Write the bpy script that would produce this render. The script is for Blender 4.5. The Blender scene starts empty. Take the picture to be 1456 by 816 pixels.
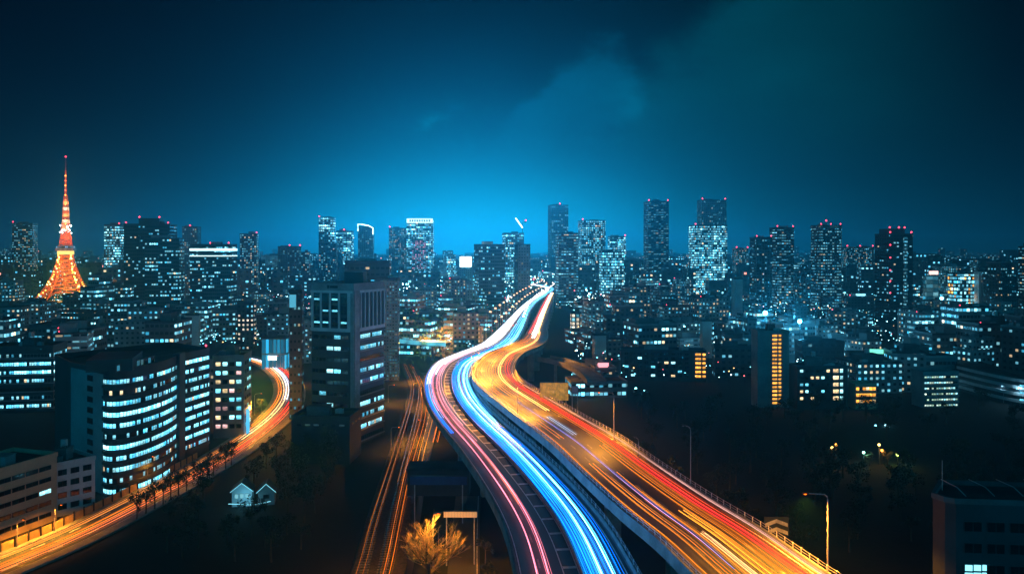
import bpy, math, random
import numpy as np
random.seed(7)
RNG = np.random.RandomState(11)
S = bpy.context.scene
COL = S.collection
# ------------------------------------------------------------------ camera, sky, added horizon glow lamp, exposure
F, CX, HY, H = 1143.0, 728.0, 355.0, 70.0       # focal length in photo pixels, principal column, horizon row, camera height (m)
cam = bpy.data.cameras.new('camera')
cam.sensor_width = 36.0; cam.lens = 36.0*F/1456; cam.shift_y = -(408-HY)/1456
cam.clip_start = 1.0; cam.clip_end = 60000
camo = bpy.data.objects.new('camera', cam); COL.objects.link(camo)
camo.location = (0, 0, H); camo.rotation_euler = (math.pi/2, 0, 0)
S.camera = camo
S.view_settings.view_transform = 'Standard'; S.view_settings.look = 'None'
S.view_settings.exposure = 0.0; S.view_settings.gamma = 1.0
try: S.view_settings.use_curve_mapping = False
except Exception: pass
cy = S.cycles
cy.use_denoising = True
try: cy.denoiser = 'OPENIMAGEDENOISE'; cy.denoising_input_passes = 'RGB_ALBEDO_NORMAL'; cy.denoising_prefilter = 'ACCURATE'
except Exception: pass
cy.max_bounces = 4; cy.diffuse_bounces = 2; cy.glossy_bounces = 2; cy.transmission_bounces = 2; cy.volume_bounces = 0
cy.sample_clamp_indirect = 2.0; cy.sample_clamp_direct = 0.0
cy.caustics_reflective = False; cy.caustics_refractive = False
cy.use_adaptive_sampling = True; cy.adaptive_threshold = 0.01
try: cy.use_light_tree = True
except Exception: pass


class NT:
    """tiny helper for node trees"""
    def __init__(s, tree): s.t = tree; s.n = tree.nodes; s.l = tree.links
    def new(s, typ, **kw):
        n = s.n.new(typ)
        for k, v in kw.items(): setattr(n, k, v)
        return n
    def put(s, sock, v):
        if isinstance(v, bpy.types.NodeSocket): s.l.new(v, sock)
        elif v is not None:
            if sock.type in ('RGBA',) and len(v) == 3: v = (*v, 1)
            sock.default_value = v
    def m(s, op, a, b=None, c=None, clamp=False):
        n = s.new('ShaderNodeMath', operation=op); n.use_clamp = clamp
        for i, v in enumerate((a, b, c)):
            if v is not None: s.put(n.inputs[i], v)
        return n.outputs[0]
    def mix(s, f, a, b, blend='MIX'):
        n = s.new('ShaderNodeMix', data_type='RGBA', blend_type=blend)
        s.put(n.inputs[0], f); s.put(n.inputs[6], a); s.put(n.inputs[7], b)
        return n.outputs[2]
    def scale(s, col, f):
        n = s.new('ShaderNodeVectorMath', operation='SCALE')
        s.put(n.inputs[0], col); s.put(n.inputs['Scale'], f); return n.outputs[0]
    def vadd(s, a, b):
        n = s.new('ShaderNodeVectorMath', operation='ADD'); s.put(n.inputs[0], a); s.put(n.inputs[1], b); return n.outputs[0]
    def xyz(s, x, y, z=0.0):
        n = s.new('ShaderNodeCombineXYZ')
        for i, v in enumerate((x, y, z)): s.put(n.inputs[i], v)
        return n.outputs[0]
    def smooth(s, v, a, b):
        n = s.new('ShaderNodeMapRange', interpolation_type='SMOOTHSTEP')
        s.put(n.inputs[0], v); n.inputs[1].default_value = a; n.inputs[2].default_value = b
        return n.outputs[0]
    def noise(s, vec, scale, detail=4.0, rough=0.55, dim='3D'):
        n = s.new('ShaderNodeTexNoise', noise_dimensions=dim)
        if vec is not None: s.put(n.inputs['Vector'], vec)
        n.inputs['Scale'].default_value = scale; n.inputs['Detail'].default_value = detail; n.inputs['Roughness'].default_value = rough
        return n.outputs[0]


world = bpy.data.worlds.new('World'); S.world = world; world.use_nodes = True
w = NT(world.node_tree); w.n.clear()
GLOW_EL, GLOW_AZ = math.radians(3.0), math.radians(-3)
geo = w.new('ShaderNodeTexCoord').outputs['Generated']
sp = w.new('ShaderNodeSeparateXYZ'); w.put(sp.inputs[0], geo)
dx, dy, dz = sp.outputs
az = w.m('ARCTAN2', dx, dy)                       # 0 towards the far end of the viaduct
el = w.m('MAXIMUM', w.m('ARCSINE', dz), 0.0)
def gauss(v, c, s_): return w.m('EXPONENT', w.m('MULTIPLY', w.m('POWER', w.m('DIVIDE', w.m('SUBTRACT', v, c), s_), 2.0), -1.0))
def fall(s_): return w.m('EXPONENT', w.m('DIVIDE', el, -s_))
SKY_BASE, SKY_LOW, SKY_GLOW, SKY_WIDE = (0.0001, 0.0003, 0.0040), (0.0, 0.014, 0.032), (0.0, 0.86, 1.22), (0.0, 0.09, 0.19)
sky = w.vadd(SKY_BASE, w.scale(SKY_LOW, fall(0.085)))
sky = w.vadd(sky, w.scale(SKY_GLOW, w.m('MULTIPLY', gauss(az, -0.045, 0.20), fall(0.048))))
sky = w.vadd(sky, w.scale(SKY_WIDE, w.m('MULTIPLY', gauss(az, -0.03, 0.40), fall(0.080))))
sky = w.vadd(sky, w.scale((0.0, 0.68, 1.15), w.m('MULTIPLY', w.smooth(w.m('ABSOLUTE', az), 0.75, 1.5), fall(0.20))))    # city glow out of view behind the camera, added to light the facades
# cloud bank lit from below by the city, drawn in azimuth / elevation
uv = w.xyz(az, el)
warp = w.noise(uv, 5.5, 7.0, 0.58)
fine = w.noise(w.xyz(az, w.m('MULTIPLY', el, 2.0), 3.7), 9.0, 6.0, 0.6)
def ell(ca, ce, ra, re, tilt=0.0):
    de = w.m('SUBTRACT', w.m('SUBTRACT', el, ce), w.m('MULTIPLY', w.m('SUBTRACT', az, ca), tilt))
    q = w.m('ADD', w.m('POWER', w.m('ABSOLUTE', w.m('DIVIDE', w.m('SUBTRACT', az, ca), ra)), 2.0), w.m('POWER', w.m('ABSOLUTE', w.m('DIVIDE', de, re)), 2.0))
    return w.m('SUBTRACT', 1.0, q)
warpn = w.m('ADD', w.m('MULTIPLY', w.m('SUBTRACT', warp, 0.5), 2.6), w.m('MULTIPLY', w.m('SUBTRACT', fine, 0.5), 2.2))
puff = w.m('MAXIMUM', ell(0.105, 0.190, 0.060, 0.072, 0.25), ell(0.030, 0.150, 0.075, 0.040, 0.55))
puff = w.smooth(w.m('ADD', puff, warpn), -0.15, 0.65)
puff = w.m('MULTIPLY', puff, w.smooth(el, 0.095, 0.21))
bank = w.smooth(w.m('ADD', ell(0.36, 0.19, 0.27, 0.19, 0.35), w.m('MULTIPLY', warpn, 0.6)), -0.10, 0.55)
bank = w.m('MULTIPLY', bank, w.m('SUBTRACT', 1.0, w.smooth(az, 0.28, 0.58)))
bank = w.m('MULTIPLY', bank, w.m('MULTIPLY', w.smooth(el, 0.06, 0.20), w.m('ADD', 0.55, w.m('MULTIPLY', fine, 0.8))))
sky = w.vadd(sky, w.scale((0.0, 0.060, 0.115), w.m('MULTIPLY', puff, w.m('ADD', 0.35, fine))))
sky = w.vadd(sky, w.scale((0.0, 0.034, 0.050), bank))
# broad teal veil on the right
veil = w.m('MULTIPLY', gauss(az, 0.34, 0.24), fall(0.30))
sky = w.vadd(sky, w.scale((0.0, 0.016, 0.018), w.m('MULTIPLY', veil, w.m('ADD', 0.55, w.m('MULTIPLY', warp, 0.7)))))
# two small loose cloud wisps
wis = w.m('MULTIPLY', gauss(az, -0.100, 0.028), gauss(w.m('SUBTRACT', el, w.m('MULTIPLY', az, 0.45)), 0.200, 0.011))
wis = w.m('MULTIPLY', wis, w.smooth(fine, 0.40, 0.62))
sky = w.vadd(sky, w.scale((0.0, 0.12, 0.19), wis))
nish = w.new('ShaderNodeTexSky', sky_type='NISHITA')
nish.sun_disc = False; nish.sun_elevation = math.radians(-4.0); nish.sun_rotation = GLOW_AZ
sky = w.vadd(sky, w.scale(nish.outputs[0], 0.0008))
bg = w.new('ShaderNodeBackground'); w.put(bg.inputs[0], sky); bg.inputs[1].default_value = 1.0
w.l.new(bg.outputs[0], w.new('ShaderNodeOutputWorld').inputs[0])

glow_sun = bpy.data.lights.new('horizon_glow_fill', 'SUN'); glow_sun.energy = 0.58; glow_sun.angle = math.radians(16.0); glow_sun.color = (0.04, 0.50, 1.0)  # sun lamp without visible source, added for the horizon glow and to light the haze
mo = bpy.data.objects.new('horizon_glow_fill', glow_sun); COL.objects.link(mo)
mo.rotation_euler = (-(math.pi/2 - GLOW_EL), 0, -GLOW_AZ)

# ------------------------------------------------------------------ materials
MATS = {}
def mat(name, build):
    if name not in MATS:
        m = bpy.data.materials.new(name); m.use_nodes = True
        t = NT(m.node_tree); t.n.clear()
        out = t.new('ShaderNodeOutputMaterial')
        sh = build(t, m)
        t.l.new(sh, out.inputs[0]); MATS[name] = m
    return MATS[name]
def bsdf(t, col, rough=0.7, metal=0.0, emit=None, estr=None, bump=None, spec=0.5):
    b = t.new('ShaderNodeBsdfPrincipled')
    t.put(b.inputs['Base Color'], col); t.put(b.inputs['Roughness'], rough); t.put(b.inputs['Metallic'], metal)
    b.inputs['Specular IOR Level'].default_value = spec
    if emit is not None: t.put(b.inputs['Emission Color'], emit); t.put(b.inputs['Emission Strength'], 1.0 if estr is None else estr)
    if bump is not None:
        n = t.new('ShaderNodeBump'); n.inputs['Strength'].default_value = bump[1]; n.inputs['Distance'].default_value = bump[2]
        t.put(n.inputs['Height'], bump[0]); t.l.new(n.outputs[0], b.inputs['Normal'])
    return b.outputs[0]
def plain(name, col, rough=0.7, metal=0.0, var=0.35, scale=0.4, spec=0.4):
    def f(t, m):
        co = t.new('ShaderNodeTexCoord').outputs['Object']
        n = t.noise(co, scale, 6.0, 0.6)
        n2 = t.noise(co, scale*9, 3.0, 0.6)
        v = t.m('ADD', t.m('MULTIPLY', n, 0.75), t.m('MULTIPLY', n2, 0.25))
        lo = tuple(c*(1-var) for c in col); hi = tuple(min(1, c*(1+var)) for c in col)
        return bsdf(t, t.mix(t.smooth(v, 0.3, 0.7), lo, hi), rough, metal, spec=spec, bump=(n2, 0.2, 0.02))
    return mat(name, f)
def glow(name, col, strength, light=False, vary=0.0):
    def f(t, m):
        m.cycles.emission_sampling = 'AUTO' if light else 'NONE'
        e = t.new('ShaderNodeEmission'); t.put(e.inputs[0], col); e.inputs[1].default_value = strength
        if vary:
            # a room seen through glass: brighter under its ceiling lamp, blotched by blinds and furniture
            r = t.new('ShaderNodeObjectInfo').outputs['Random']
            co = t.new('ShaderNodeTexCoord').outputs['Object']; sp_ = t.new('ShaderNodeSeparateXYZ'); t.put(sp_.inputs[0], t.new('ShaderNodeUVMap').outputs[0])
            n = t.noise(t.xyz(sp_.outputs[0], t.m('MULTIPLY', sp_.outputs[1], 1.6), t.m('MULTIPLY', r, 50.0)), 1.3, 3.0)
            k = t.m('MULTIPLY', t.m('ADD', 0.15, t.m('MULTIPLY', t.m('POWER', n, 2.0), 3.0)), t.m('ADD', 0.5, t.m('MULTIPLY', sp_.outputs[1], 0.5)))
            t.put(e.inputs[1], t.m('MULTIPLY', t.m('MULTIPLY', strength*1.15, k), t.m('ADD', 1-vary, t.m('MULTIPLY', r, 2*vary))))
        return e.outputs[0]
    return mat(name, f)

COOL, CYAN, WARM, AMBER, PINK = (0.36, 0.89, 1.0), (0.05, 0.58, 0.95), (1.0, 0.74, 0.42), (1.0, 0.42, 0.06), (1.0, 0.35, 0.5)
def facade(ww=3.2, fh=3.4, wx=0.55, wy=0.45, lit=0.25, warm=0.1, bright=1.6, wall=(0.16, 0.16, 0.16), rows=0.5, cool=COOL, glass=(0.02, 0.02, 0.025), warmc=WARM, tint=0.5):
    """wall with a grid of glazed windows, some of them lit; UV in metres"""
    key = 'facade_%s' % hash((ww, fh, wx, wy, lit, warm, bright, wall, rows, cool, glass, warmc, tint))
    def f(t, m):
        m.cycles.emission_sampling = 'NONE'
        u = t.new('ShaderNodeUVMap').outputs[0]
        s = t.new('ShaderNodeSeparateXYZ'); t.put(s.inputs[0], u)
        U = t.m('DIVIDE', s.outputs[0], ww); V = t.m('DIVIDE', s.outputs[1], fh)
        iu, iv = t.m('FLOOR', U), t.m('FLOOR', V); fu, fv = t.m('FRACT', U), t.m('FRACT', V)
        r = t.m('MULTIPLY', t.new('ShaderNodeObjectInfo').outputs['Random'], 91.7)
        wn = t.new('ShaderNodeTexWhiteNoise', noise_dimensions='3D'); t.put(wn.inputs[0], t.xyz(iu, iv, r))
        cs = t.new('ShaderNodeSeparateXYZ'); t.put(cs.inputs[0], wn.outputs[1])
        # neighbouring rooms on a floor tend to be lit together
        wr = t.new('ShaderNodeTexWhiteNoise', noise_dimensions='3D'); t.put(wr.inputs[0], t.xyz(t.m('FLOOR', t.m('DIVIDE', iu, 6.0)), iv, t.m('ADD', r, 5.0)))
        thr = t.m('ADD', lit*(1-rows), t.m('MULTIPLY', lit*rows*3.0, t.m('POWER', wr.outputs[0], 2.0)))
        on = t.m('LESS_THAN', wn.outputs[0], thr)
        win = t.m('MULTIPLY', t.m('LESS_THAN', t.m('ABSOLUTE', t.m('SUBTRACT', fu, 0.5)), wx/2), t.m('LESS_THAN', t.m('ABSOLUTE', t.m('SUBTRACT', fv, 0.5)), wy/2))
        br = t.m('MULTIPLY', bright, t.m('ADD', 0.22, t.m('MULTIPLY', t.m('POWER', cs.outputs[0], 3.0), 2.4)))
        col = t.mix(t.m('MULTIPLY', cs.outputs[1], tint*2), cool, CYAN)
        col = t.mix(t.m('GREATER_THAN', cs.outputs[2], 1-warm), col, warmc)
        e = t.m('MULTIPLY', t.m('MULTIPLY', win, on), br)
        n = t.noise(u, 0.09, 5.0, 0.6)
        wc = t.mix(t.smooth(n, 0.3, 0.7), tuple(c*0.7 for c in wall), tuple(c*1.25 for c in wall))
        return bsdf(t, t.mix(win, wc, glass), t.m('SUBTRACT', 0.8, t.m('MULTIPLY', win, 0.55)), 0.0, col, e)
    return mat(key, f)
def panes(name, ww=1.3, lit=0.92, bright=2.4, warm=0.02, col=COOL, mull=0.10, vfr=0.0):
    """glazing of a lit ribbon window, UV in metres, blinds and rooms of different brightness"""
    def f(t, m):
        m.cycles.emission_sampling = 'NONE'
        u = t.new('ShaderNodeUVMap').outputs[0]
        s = t.new('ShaderNodeSeparateXYZ'); t.put(s.inputs[0], u)
        U = t.m('DIVIDE', s.outputs[0], ww)
        r = t.m('MULTIPLY', t.new('ShaderNodeObjectInfo').outputs['Random'], 77.0)
        iu = t.m('FLOOR', U)
        wn = t.new('ShaderNodeTexWhiteNoise', noise_dimensions='2D'); t.put(wn.inputs[0], t.xyz(iu, r))
        cs = t.new('ShaderNodeSeparateXYZ'); t.put(cs.inputs[0], wn.outputs[1])
        room = t.new('ShaderNodeTexWhiteNoise', noise_dimensions='2D'); t.put(room.inputs[0], t.xyz(t.m('FLOOR', t.m('DIVIDE', U, 5.0)), t.m('ADD', r, 3.0)))
        on = t.m('MULTIPLY', t.m('LESS_THAN', wn.outputs[0], lit), t.m('ADD', 0.35, t.m('MULTIPLY', room.outputs[0], 0.9)))
        gl = t.m('GREATER_THAN', t.m('SUBTRACT', 0.5, t.m('ABSOLUTE', t.m('SUBTRACT', t.m('FRACT', U), 0.5))), mull)
        blur = t.noise(t.xyz(s.outputs[0], t.m('MULTIPLY', s.outputs[1], 2.0), r), 0.9, 3.0)
        e = t.m('MULTIPLY', t.m('MULTIPLY', t.m('MULTIPLY', on, gl), bright), t.m('MULTIPLY', t.m('ADD', 0.18, t.m('MULTIPLY', t.m('POWER', blur, 2.2), 3.4)), t.m('ADD', 0.55, t.m('MULTIPLY', s.outputs[1], 0.55))))
        c = t.mix(cs.outputs[1], col, CYAN)
        c = t.mix(t.m('GREATER_THAN', cs.outputs[2], 1-warm), c, WARM)
        return bsdf(t, (0.02, 0.025, 0.03), 0.15, 0.0, c, e)
    return mat(name, f)

def asphalt_b(t, m):
    u = t.new('ShaderNodeTexCoord').outputs['Object']
    a = t.noise(u, 0.12, 6.0, 0.62); b = t.noise(u, 3.0, 3.0, 0.6)
    v = t.m('ADD', t.m('MULTIPLY', a, 0.7), t.m('MULTIPLY', b, 0.3))
    return bsdf(t, t.mix(t.smooth(v, 0.3, 0.7), (0.040, 0.040, 0.043), (0.078, 0.076, 0.076)), t.m('ADD', 0.38, t.m('MULTIPLY', a, 0.34)), bump=(b, 0.2, 0.02), spec=0.35)
ASPHALT = mat('asphalt', asphalt_b)
PAINT = plain('road_paint', (0.72, 0.72, 0.70), 0.6, 0, 0.25, 0.8)
WORN = plain('worn_paint', (0.20, 0.20, 0.20), 0.7, 0, 0.4, 0.8)
CONC = plain('concrete', (0.26, 0.26, 0.255), 0.8, 0, 0.35, 0.25)
CONCD = plain('dark_concrete', (0.10, 0.10, 0.105), 0.85, 0, 0.4, 0.2)
STEEL = plain('galvanised_steel', (0.42, 0.43, 0.44), 0.45, 0.6, 0.2, 1.0)
DSTEEL = plain('dark_steel', (0.05, 0.05, 0.055), 0.5, 0.5, 0.3, 1.0)
ROOF = plain('roof_felt', (0.05, 0.052, 0.055), 0.9, 0, 0.5, 0.15)
ROOFL = plain('pale_roof', (0.13, 0.135, 0.14), 0.85, 0, 0.4, 0.15)
WALLW = plain('white_render', (0.55, 0.56, 0.56), 0.75, 0, 0.18, 0.12)
WALLG = plain('grey_render', (0.27, 0.275, 0.28), 0.8, 0, 0.25, 0.12)
WALLB = plain('beige_tile', (0.56, 0.40, 0.25), 0.75, 0, 0.15, 0.15)
WALLD = plain('dark_cladding', (0.036, 0.042, 0.050), 0.5, 0, 0.3, 0.15)
GLASSD = plain('dark_glass', (0.015, 0.018, 0.022), 0.08, 0, 0.3, 0.2, 0.8)
FRAMEW = plain('window_frame', (0.35, 0.36, 0.37), 0.5, 0.3, 0.1, 1.0)
BARK = plain('bark', (0.075, 0.058, 0.042), 0.9, 0, 0.4, 2.0)
RAILSTEEL = plain('rail_steel', (0.45, 0.40, 0.36), 0.25, 0.9, 0.2, 1.0)
BALLAST = plain('ballast', (0.075, 0.068, 0.062), 0.95, 0, 0.5, 1.6)
TIMBER = plain('sleeper', (0.16, 0.15, 0.14), 0.9, 0, 0.3, 2.0)
def leaf_b(lo, hi):
    def f(t, m):
        r = t.new('ShaderNodeNewGeometry').outputs['Random Per Island']
        return bsdf(t, t.mix(r, lo, hi), 0.65)
    return f
LEAF = mat('dark_leaves', leaf_b((0.008, 0.014, 0.009), (0.026, 0.040, 0.022)))
LEAFG = mat('mid_leaves', leaf_b((0.04, 0.06, 0.02), (0.10, 0.12, 0.04)))
TWIG = mat('bare_twigs', leaf_b((0.14, 0.10, 0.06), (0.36, 0.27, 0.15)))
def ground_b(t, m):
    u = t.new('ShaderNodeTexCoord').outputs['Object']
    a = t.noise(u, 0.012, 6.0, 0.6); b = t.noise(u, 0.25, 5.0, 0.65)
    c = t.mix(t.smooth(a, 0.35, 0.65), (0.008, 0.011, 0.012), (0.018, 0.021, 0.023))
    return bsdf(t, t.mix(b, c, (0.007, 0.010, 0.010)), 0.95, bump=(b, 0.5, 0.3))
GROUND = mat('ground_soil', ground_b)
RED = glow('aviation_red', (1.0, 0.05, 0.09), 7.0)
LCOOL = glow('lit_cool', COOL, 1.9, vary=0.6)
LCYAN = glow('lit_cyan', (0.16, 0.74, 1.0), 1.7, vary=0.6)
LWARM = glow('lit_warm', (1.0, 0.70, 0.36), 1.6, vary=0.6)
LAMBER = glow('lit_amber', (1.0, 0.40, 0.05), 2.0, vary=0.45)
LPINK = glow('lit_pink', (1.0, 0.55, 0.55), 1.0, vary=0.6)
SODIUM = glow('sodium_lamp', (1.0, 0.14, 0.004), 4.5)
WLAMP = glow('white_lamp', (0.62, 0.93, 1.0), 22.0)
BLAMP = glow('blue_floodlight', (0.12, 0.66, 1.0), 60.0)
PALELIT = glow('lit_band', (0.55, 0.95, 1.0), 2.6)
BLUELIT = glow('blue_lit_panel', (0.05, 0.55, 0.95), 0.9)

# ------------------------------------------------------------------ geometry helpers
class MB:
    def __init__(s): s.v = []; s.f = []; s.u = []; s.mi = []
    def face(s, pts, uv=None, mi=0):
        i = len(s.v); s.v += [tuple(p) for p in pts]; s.f.append(tuple(range(i, i+len(pts))))
        s.u.append(uv or [(0, 0)]*len(pts)); s.mi.append(mi)
    def box(s, cx, cy, cz, sx, sy, sz, yaw=0.0, mi=0):
        c, n = math.cos(yaw), math.sin(yaw)
        def p(a, b, d): x, y = a*sx/2, b*sy/2; return (cx+x*c-y*n, cy+x*n+y*c, cz+d*sz/2)
        for q in (((-1,-1,-1),(1,-1,-1),(1,-1,1),(-1,-1,1)), ((1,-1,-1),(1,1,-1),(1,1,1),(1,-1,1)), ((1,1,-1),(-1,1,-1),(-1,1,1),(1,1,1)),
                  ((-1,1,-1),(-1,-1,-1),(-1,-1,1),(-1,1,1)), ((-1,-1,1),(1,-1,1),(1,1,1),(-1,1,1)), ((-1,1,-1),(1,1,-1),(1,-1,-1),(-1,-1,-1))):
            L = (sx if q[0][1] == q[1][1] else sy)
            s.face([p(*t) for t in q], [(0, 0), (L, 0), (L, sz), (0, sz)], mi)
    def prism(s, foot, z0, z1, mi=0, top=True, bottom=False, mtop=None, u0=0.0):
        n = len(foot); u = u0
        for i in range(n):
            a, b = foot[i], foot[(i+1) % n]; L = math.hypot(b[0]-a[0], b[1]-a[1])
            s.face([(a[0], a[1], z0), (b[0], b[1], z0), (b[0], b[1], z1), (a[0], a[1], z1)], [(u, z0), (u+L, z0), (u+L, z1), (u, z1)], mi); u += L
        if top: s.face([(p[0], p[1], z1) for p in foot], None, mi if mtop is None else mtop)
        if bottom: s.face([(p[0], p[1], z0) for p in reversed(foot)], None, mi)
    def tube(s, pts, r, n=5, mi=0, taper=None, cap=True):
        rings = []
        for i, p in enumerate(pts):
            a = np.array(pts[max(i-1, 0)], float); b = np.array(pts[min(i+1, len(pts)-1)], float)
            d = b-a; d /= (np.linalg.norm(d)+1e-9)
            up = np.array((0, 0, 1.0)) if abs(d[2]) < 0.95 else np.array((1.0, 0, 0))
            x = np.cross(d, up); x /= np.linalg.norm(x); y = np.cross(x, d)
            rr = r if taper is None else r*(1+(taper-1)*i/(len(pts)-1))
            rings.append([tuple(np.array(p)+rr*(math.cos(2*math.pi*k/n+0.785)*x+math.sin(2*math.pi*k/n+0.785)*y)) for k in range(n)])
        base = len(s.v)
        for R in rings: s.v += R
        for i in range(len(rings)-1):
            for k in range(n):
                s.f.append((base+i*n+k, base+i*n+(k+1) % n, base+(i+1)*n+(k+1) % n, base+(i+1)*n+k)); s.u.append([(0, 0)]*4); s.mi.append(mi)
        if cap:
            s.f.append(tuple(base+k for k in reversed(range(n)))); s.u.append([(0, 0)]*n); s.mi.append(mi)
            e = base+(len(rings)-1)*n
            s.f.append(tuple(e+k for k in range(n))); s.u.append([(0, 0)]*n); s.mi.append(mi)
    def ball(s, c, r, n=8, m=5, mi=0, sz=1.0):
        P = lambda i, j: (c[0]+r*math.sin(math.pi*i/m)*math.cos(2*math.pi*j/n), c[1]+r*math.sin(math.pi*i/m)*math.sin(2*math.pi*j/n), c[2]+sz*r*math.cos(math.pi*i/m))
        for i in range(m):
            for j in range(n):
                q = [P(i, j), P(i+1, j), P(i+1, j+1), P(i, j+1)]
                if i == 0: q = [q[0], q[1], q[2]]
                elif i == m-1: q = [q[0], q[1], q[3]]
                s.face(q, None, mi)
    def mesh(s, name, mats):
        me = bpy.data.meshes.new(name)
        me.from_pydata(s.v, [], s.f)
        for m_ in (mats if isinstance(mats, (list, tuple)) else [mats]): me.materials.append(m_)
        me.polygons.foreach_set('material_index', s.mi)
        uvl = me.uv_layers.new(name='UVMap')
        uvl.data.foreach_set('uv', [c for f in s.u for p in f for c in p])
        me.update(); return me
    def build(s, name, mats, parent=None, loc=None, rz=0.0):
        return link(name, s.mesh(name, mats), parent, loc, rz)
def link(name, me, parent=None, loc=None, rz=0.0):
    o = bpy.data.objects.new(name, me); COL.objects.link(o)
    if parent is not None: o.parent = parent
    if loc is not None: o.location = loc
    o.rotation_euler = (0, 0, rz); return o
def thing(name, label, cat, loc=(0, 0, 0), rz=0.0, group=None):
    o = bpy.data.objects.new(name, None); COL.objects.link(o); o.empty_display_size = 1
    o.location = loc; o.rotation_euler = (0, 0, rz); o['label'] = label; o['category'] = cat
    if group: o['group'] = group
    return o
def tag(o, label, cat, group=None):
    o['label'] = label; o['category'] = cat
    if group: o['group'] = group
    return o
def P(x, y, z=0.0):
    """photo pixel on the level plane z -> world point"""
    d = F*(H-z)/(y-HY); return np.array(((x-CX)*d/F, d, z))
def X(x, D): return (x-CX)*D/F
def Z(y, D): return H-(y-HY)*D/F
def proj(p): return (CX+F*p[0]/p[1], HY-F*(p[2]-H)/p[1])

# ------------------------------------------------------------------ ground
g = MB(); NX = 24
g.face([(-6450, -290, 0), (6450, -290, 0), (6450, 6450, 0), (-6450, 6450, 0)])
o = g.build('ground', GROUND); o['kind'] = 'structure'

# ------------------------------------------------------------------ roads
def catmull(pts, step=1.0):
    pts = [np.array(p, float) for p in pts]; out = []
    for i in range(len(pts)-1):
        p0, p1, p2, p3 = pts[max(i-1, 0)], pts[i], pts[i+1], pts[min(i+2, len(pts)-1)]
        for k in range(12):
            t = k/12.0
            out.append(0.5*((2*p1)+(-p0+p2)*t+(2*p0-5*p1+4*p2-p3)*t*t+(-p0+3*p1-3*p2+p3)*t**3))
    out.append(pts[-1]); return np.array(out)
def resample(a, step):
    d = np.r_[0, np.cumsum(np.linalg.norm(np.diff(a[:, :2], axis=0), axis=1))]
    n = max(2, int(d[-1]/step)+1); s_ = np.linspace(0, d[-1], n)
    return np.stack([np.interp(s_, d, a[:, k]) for k in range(a.shape[1])], 1)
class Road:
    """left edge through pixel points (near to far) at deck height z, constant-ish width to its right"""
    def __init__(s, px, z, w0, w1=None, step=4.0, smooth=5):
        a = resample(catmull([P(x, y, z) for x, y in px]), step)
        for _ in range(smooth):
            b = a.copy(); b[1:-1] = (a[:-2]+2*a[1:-1]+a[2:])/4; a = b
        a = resample(a, step); s.p = a; s.z = z
        d = np.gradient(a[:, :2], axis=0); d /= np.linalg.norm(d, axis=1)[:, None]
        for _ in range(6): d[1:-1] = (d[:-2]+2*d[1:-1]+d[2:])/4
        d /= np.linalg.norm(d, axis=1)[:, None]
        s.d = d; s.n = np.stack([d[:, 1], -d[:, 0]], 1)
        tt = np.linspace(0, 1, len(a)); s.w0 = w0; s.N = len(a)
        s.w = np.interp(tt, *zip(*w1)) if isinstance(w1, (list, tuple)) else np.linspace(w0, w0 if w1 is None else w1, len(a))
        s.len = step*(s.N-1); s.step = step
    def at(s, off, i, h=0.0, frac=False, raw=False):
        o_ = off*s.w[i] if frac else off if raw or off < 0 else off*s.w[i]/s.w0
        q = s.p[i, :2]+s.n[i]*o_; return (q[0], q[1], s.z+h)
    def line(s, off, t0=0.0, t1=1.0, h=0.0, frac=False):
        i0, i1 = int(t0*(s.N-1)), int(t1*(s.N-1))
        return [s.at(off, i, h, frac) for i in range(i0, i1+1)]
    def ribbon(s, mb, o0, o1, h, t0=0, t1=1, frac=False, mi=0):
        A, B = s.line(o0, t0, t1, h, frac), s.line(o1, t0, t1, h, frac)
        for i in range(len(A)-1): mb.face([A[i], B[i], B[i+1], A[i+1]], None, mi)
    def profile(s, mb, prof, t0=0, t1=1, mi=0):
        """sweep a closed (offset, height) profile"""
        L = [s.line(o_, t0, t1, h_) if o_ < 500 else [s.at(s.w[i]+o_-1000, i, h_, raw=True) for i in range(int(t0*(s.N-1)), int(t1*(s.N-1))+1)] for o_, h_ in prof]
        n = len(prof)
        for i in range(len(L[0])-1):
            for k in range(n):
                mb.face([L[k][i], L[(k+1) % n][i], L[(k+1) % n][i+1], L[k][i+1]], None, mi)
        mb.face([L[k][0] for k in range(n)]); mb.face([L[k][-1] for k in reversed(range(n))])
E = 1000.0          # "from the right edge" marker in profiles

LPX = [(752,905),(735,816),(724,764),(703,716),(676,671),(650,634),(628,607),(611,580),(604,556),(607,535),(622,516),(652,503),(684,490),(706,472),(724,454),(738,440),(752,428),(768,418),(776,411.5),(768,408),(752,405)]
RPX = [(1062,890),(975,811),(941,773),(900,743),(859,706),(825,674),(785,634),(745,603),(707,573),(686,557),(674,543),(672,530),(678,518),(692,505),(714,496),(735,488),(748,476),(760,455),(770,435),(776,424),(780,417)]
ZL, ZR = 16.0, 20.0
RL = Road(LPX, ZL, 19.5, [(0, 19.5), (.34, 19.0), (.50, 13.0), (.62, 11.5), (1, 12.5)])
RR = Road(RPX, ZR, 20.0, [(0, 20), (.25, 17.2), (.38, 16.0), (.50, 10.5), (.62, 9.5), (1, 9.5)])
def dashes(R, mb, off, h, a=5.0, b=10.0, wd=0.18, t0=0, t1=1, each=None):
    i = int(t0*R.N); st = max(1, int((a+b)/R.step)); k = max(1, int(a/R.step))
    while i+k < int(t1*(R.N-1)):
        A, B = R.at(off-wd, i, h), R.at(off+wd, i, h); C_, D_ = R.at(off+wd, i+k, h), R.at(off-wd, i+k, h)
        if each: q_ = MB(); q_.face([A, B, C_, D_]); each(q_, 'lane_dash', WORN)
        else: mb.face([A, B, C_, D_])
        i += st
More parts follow.
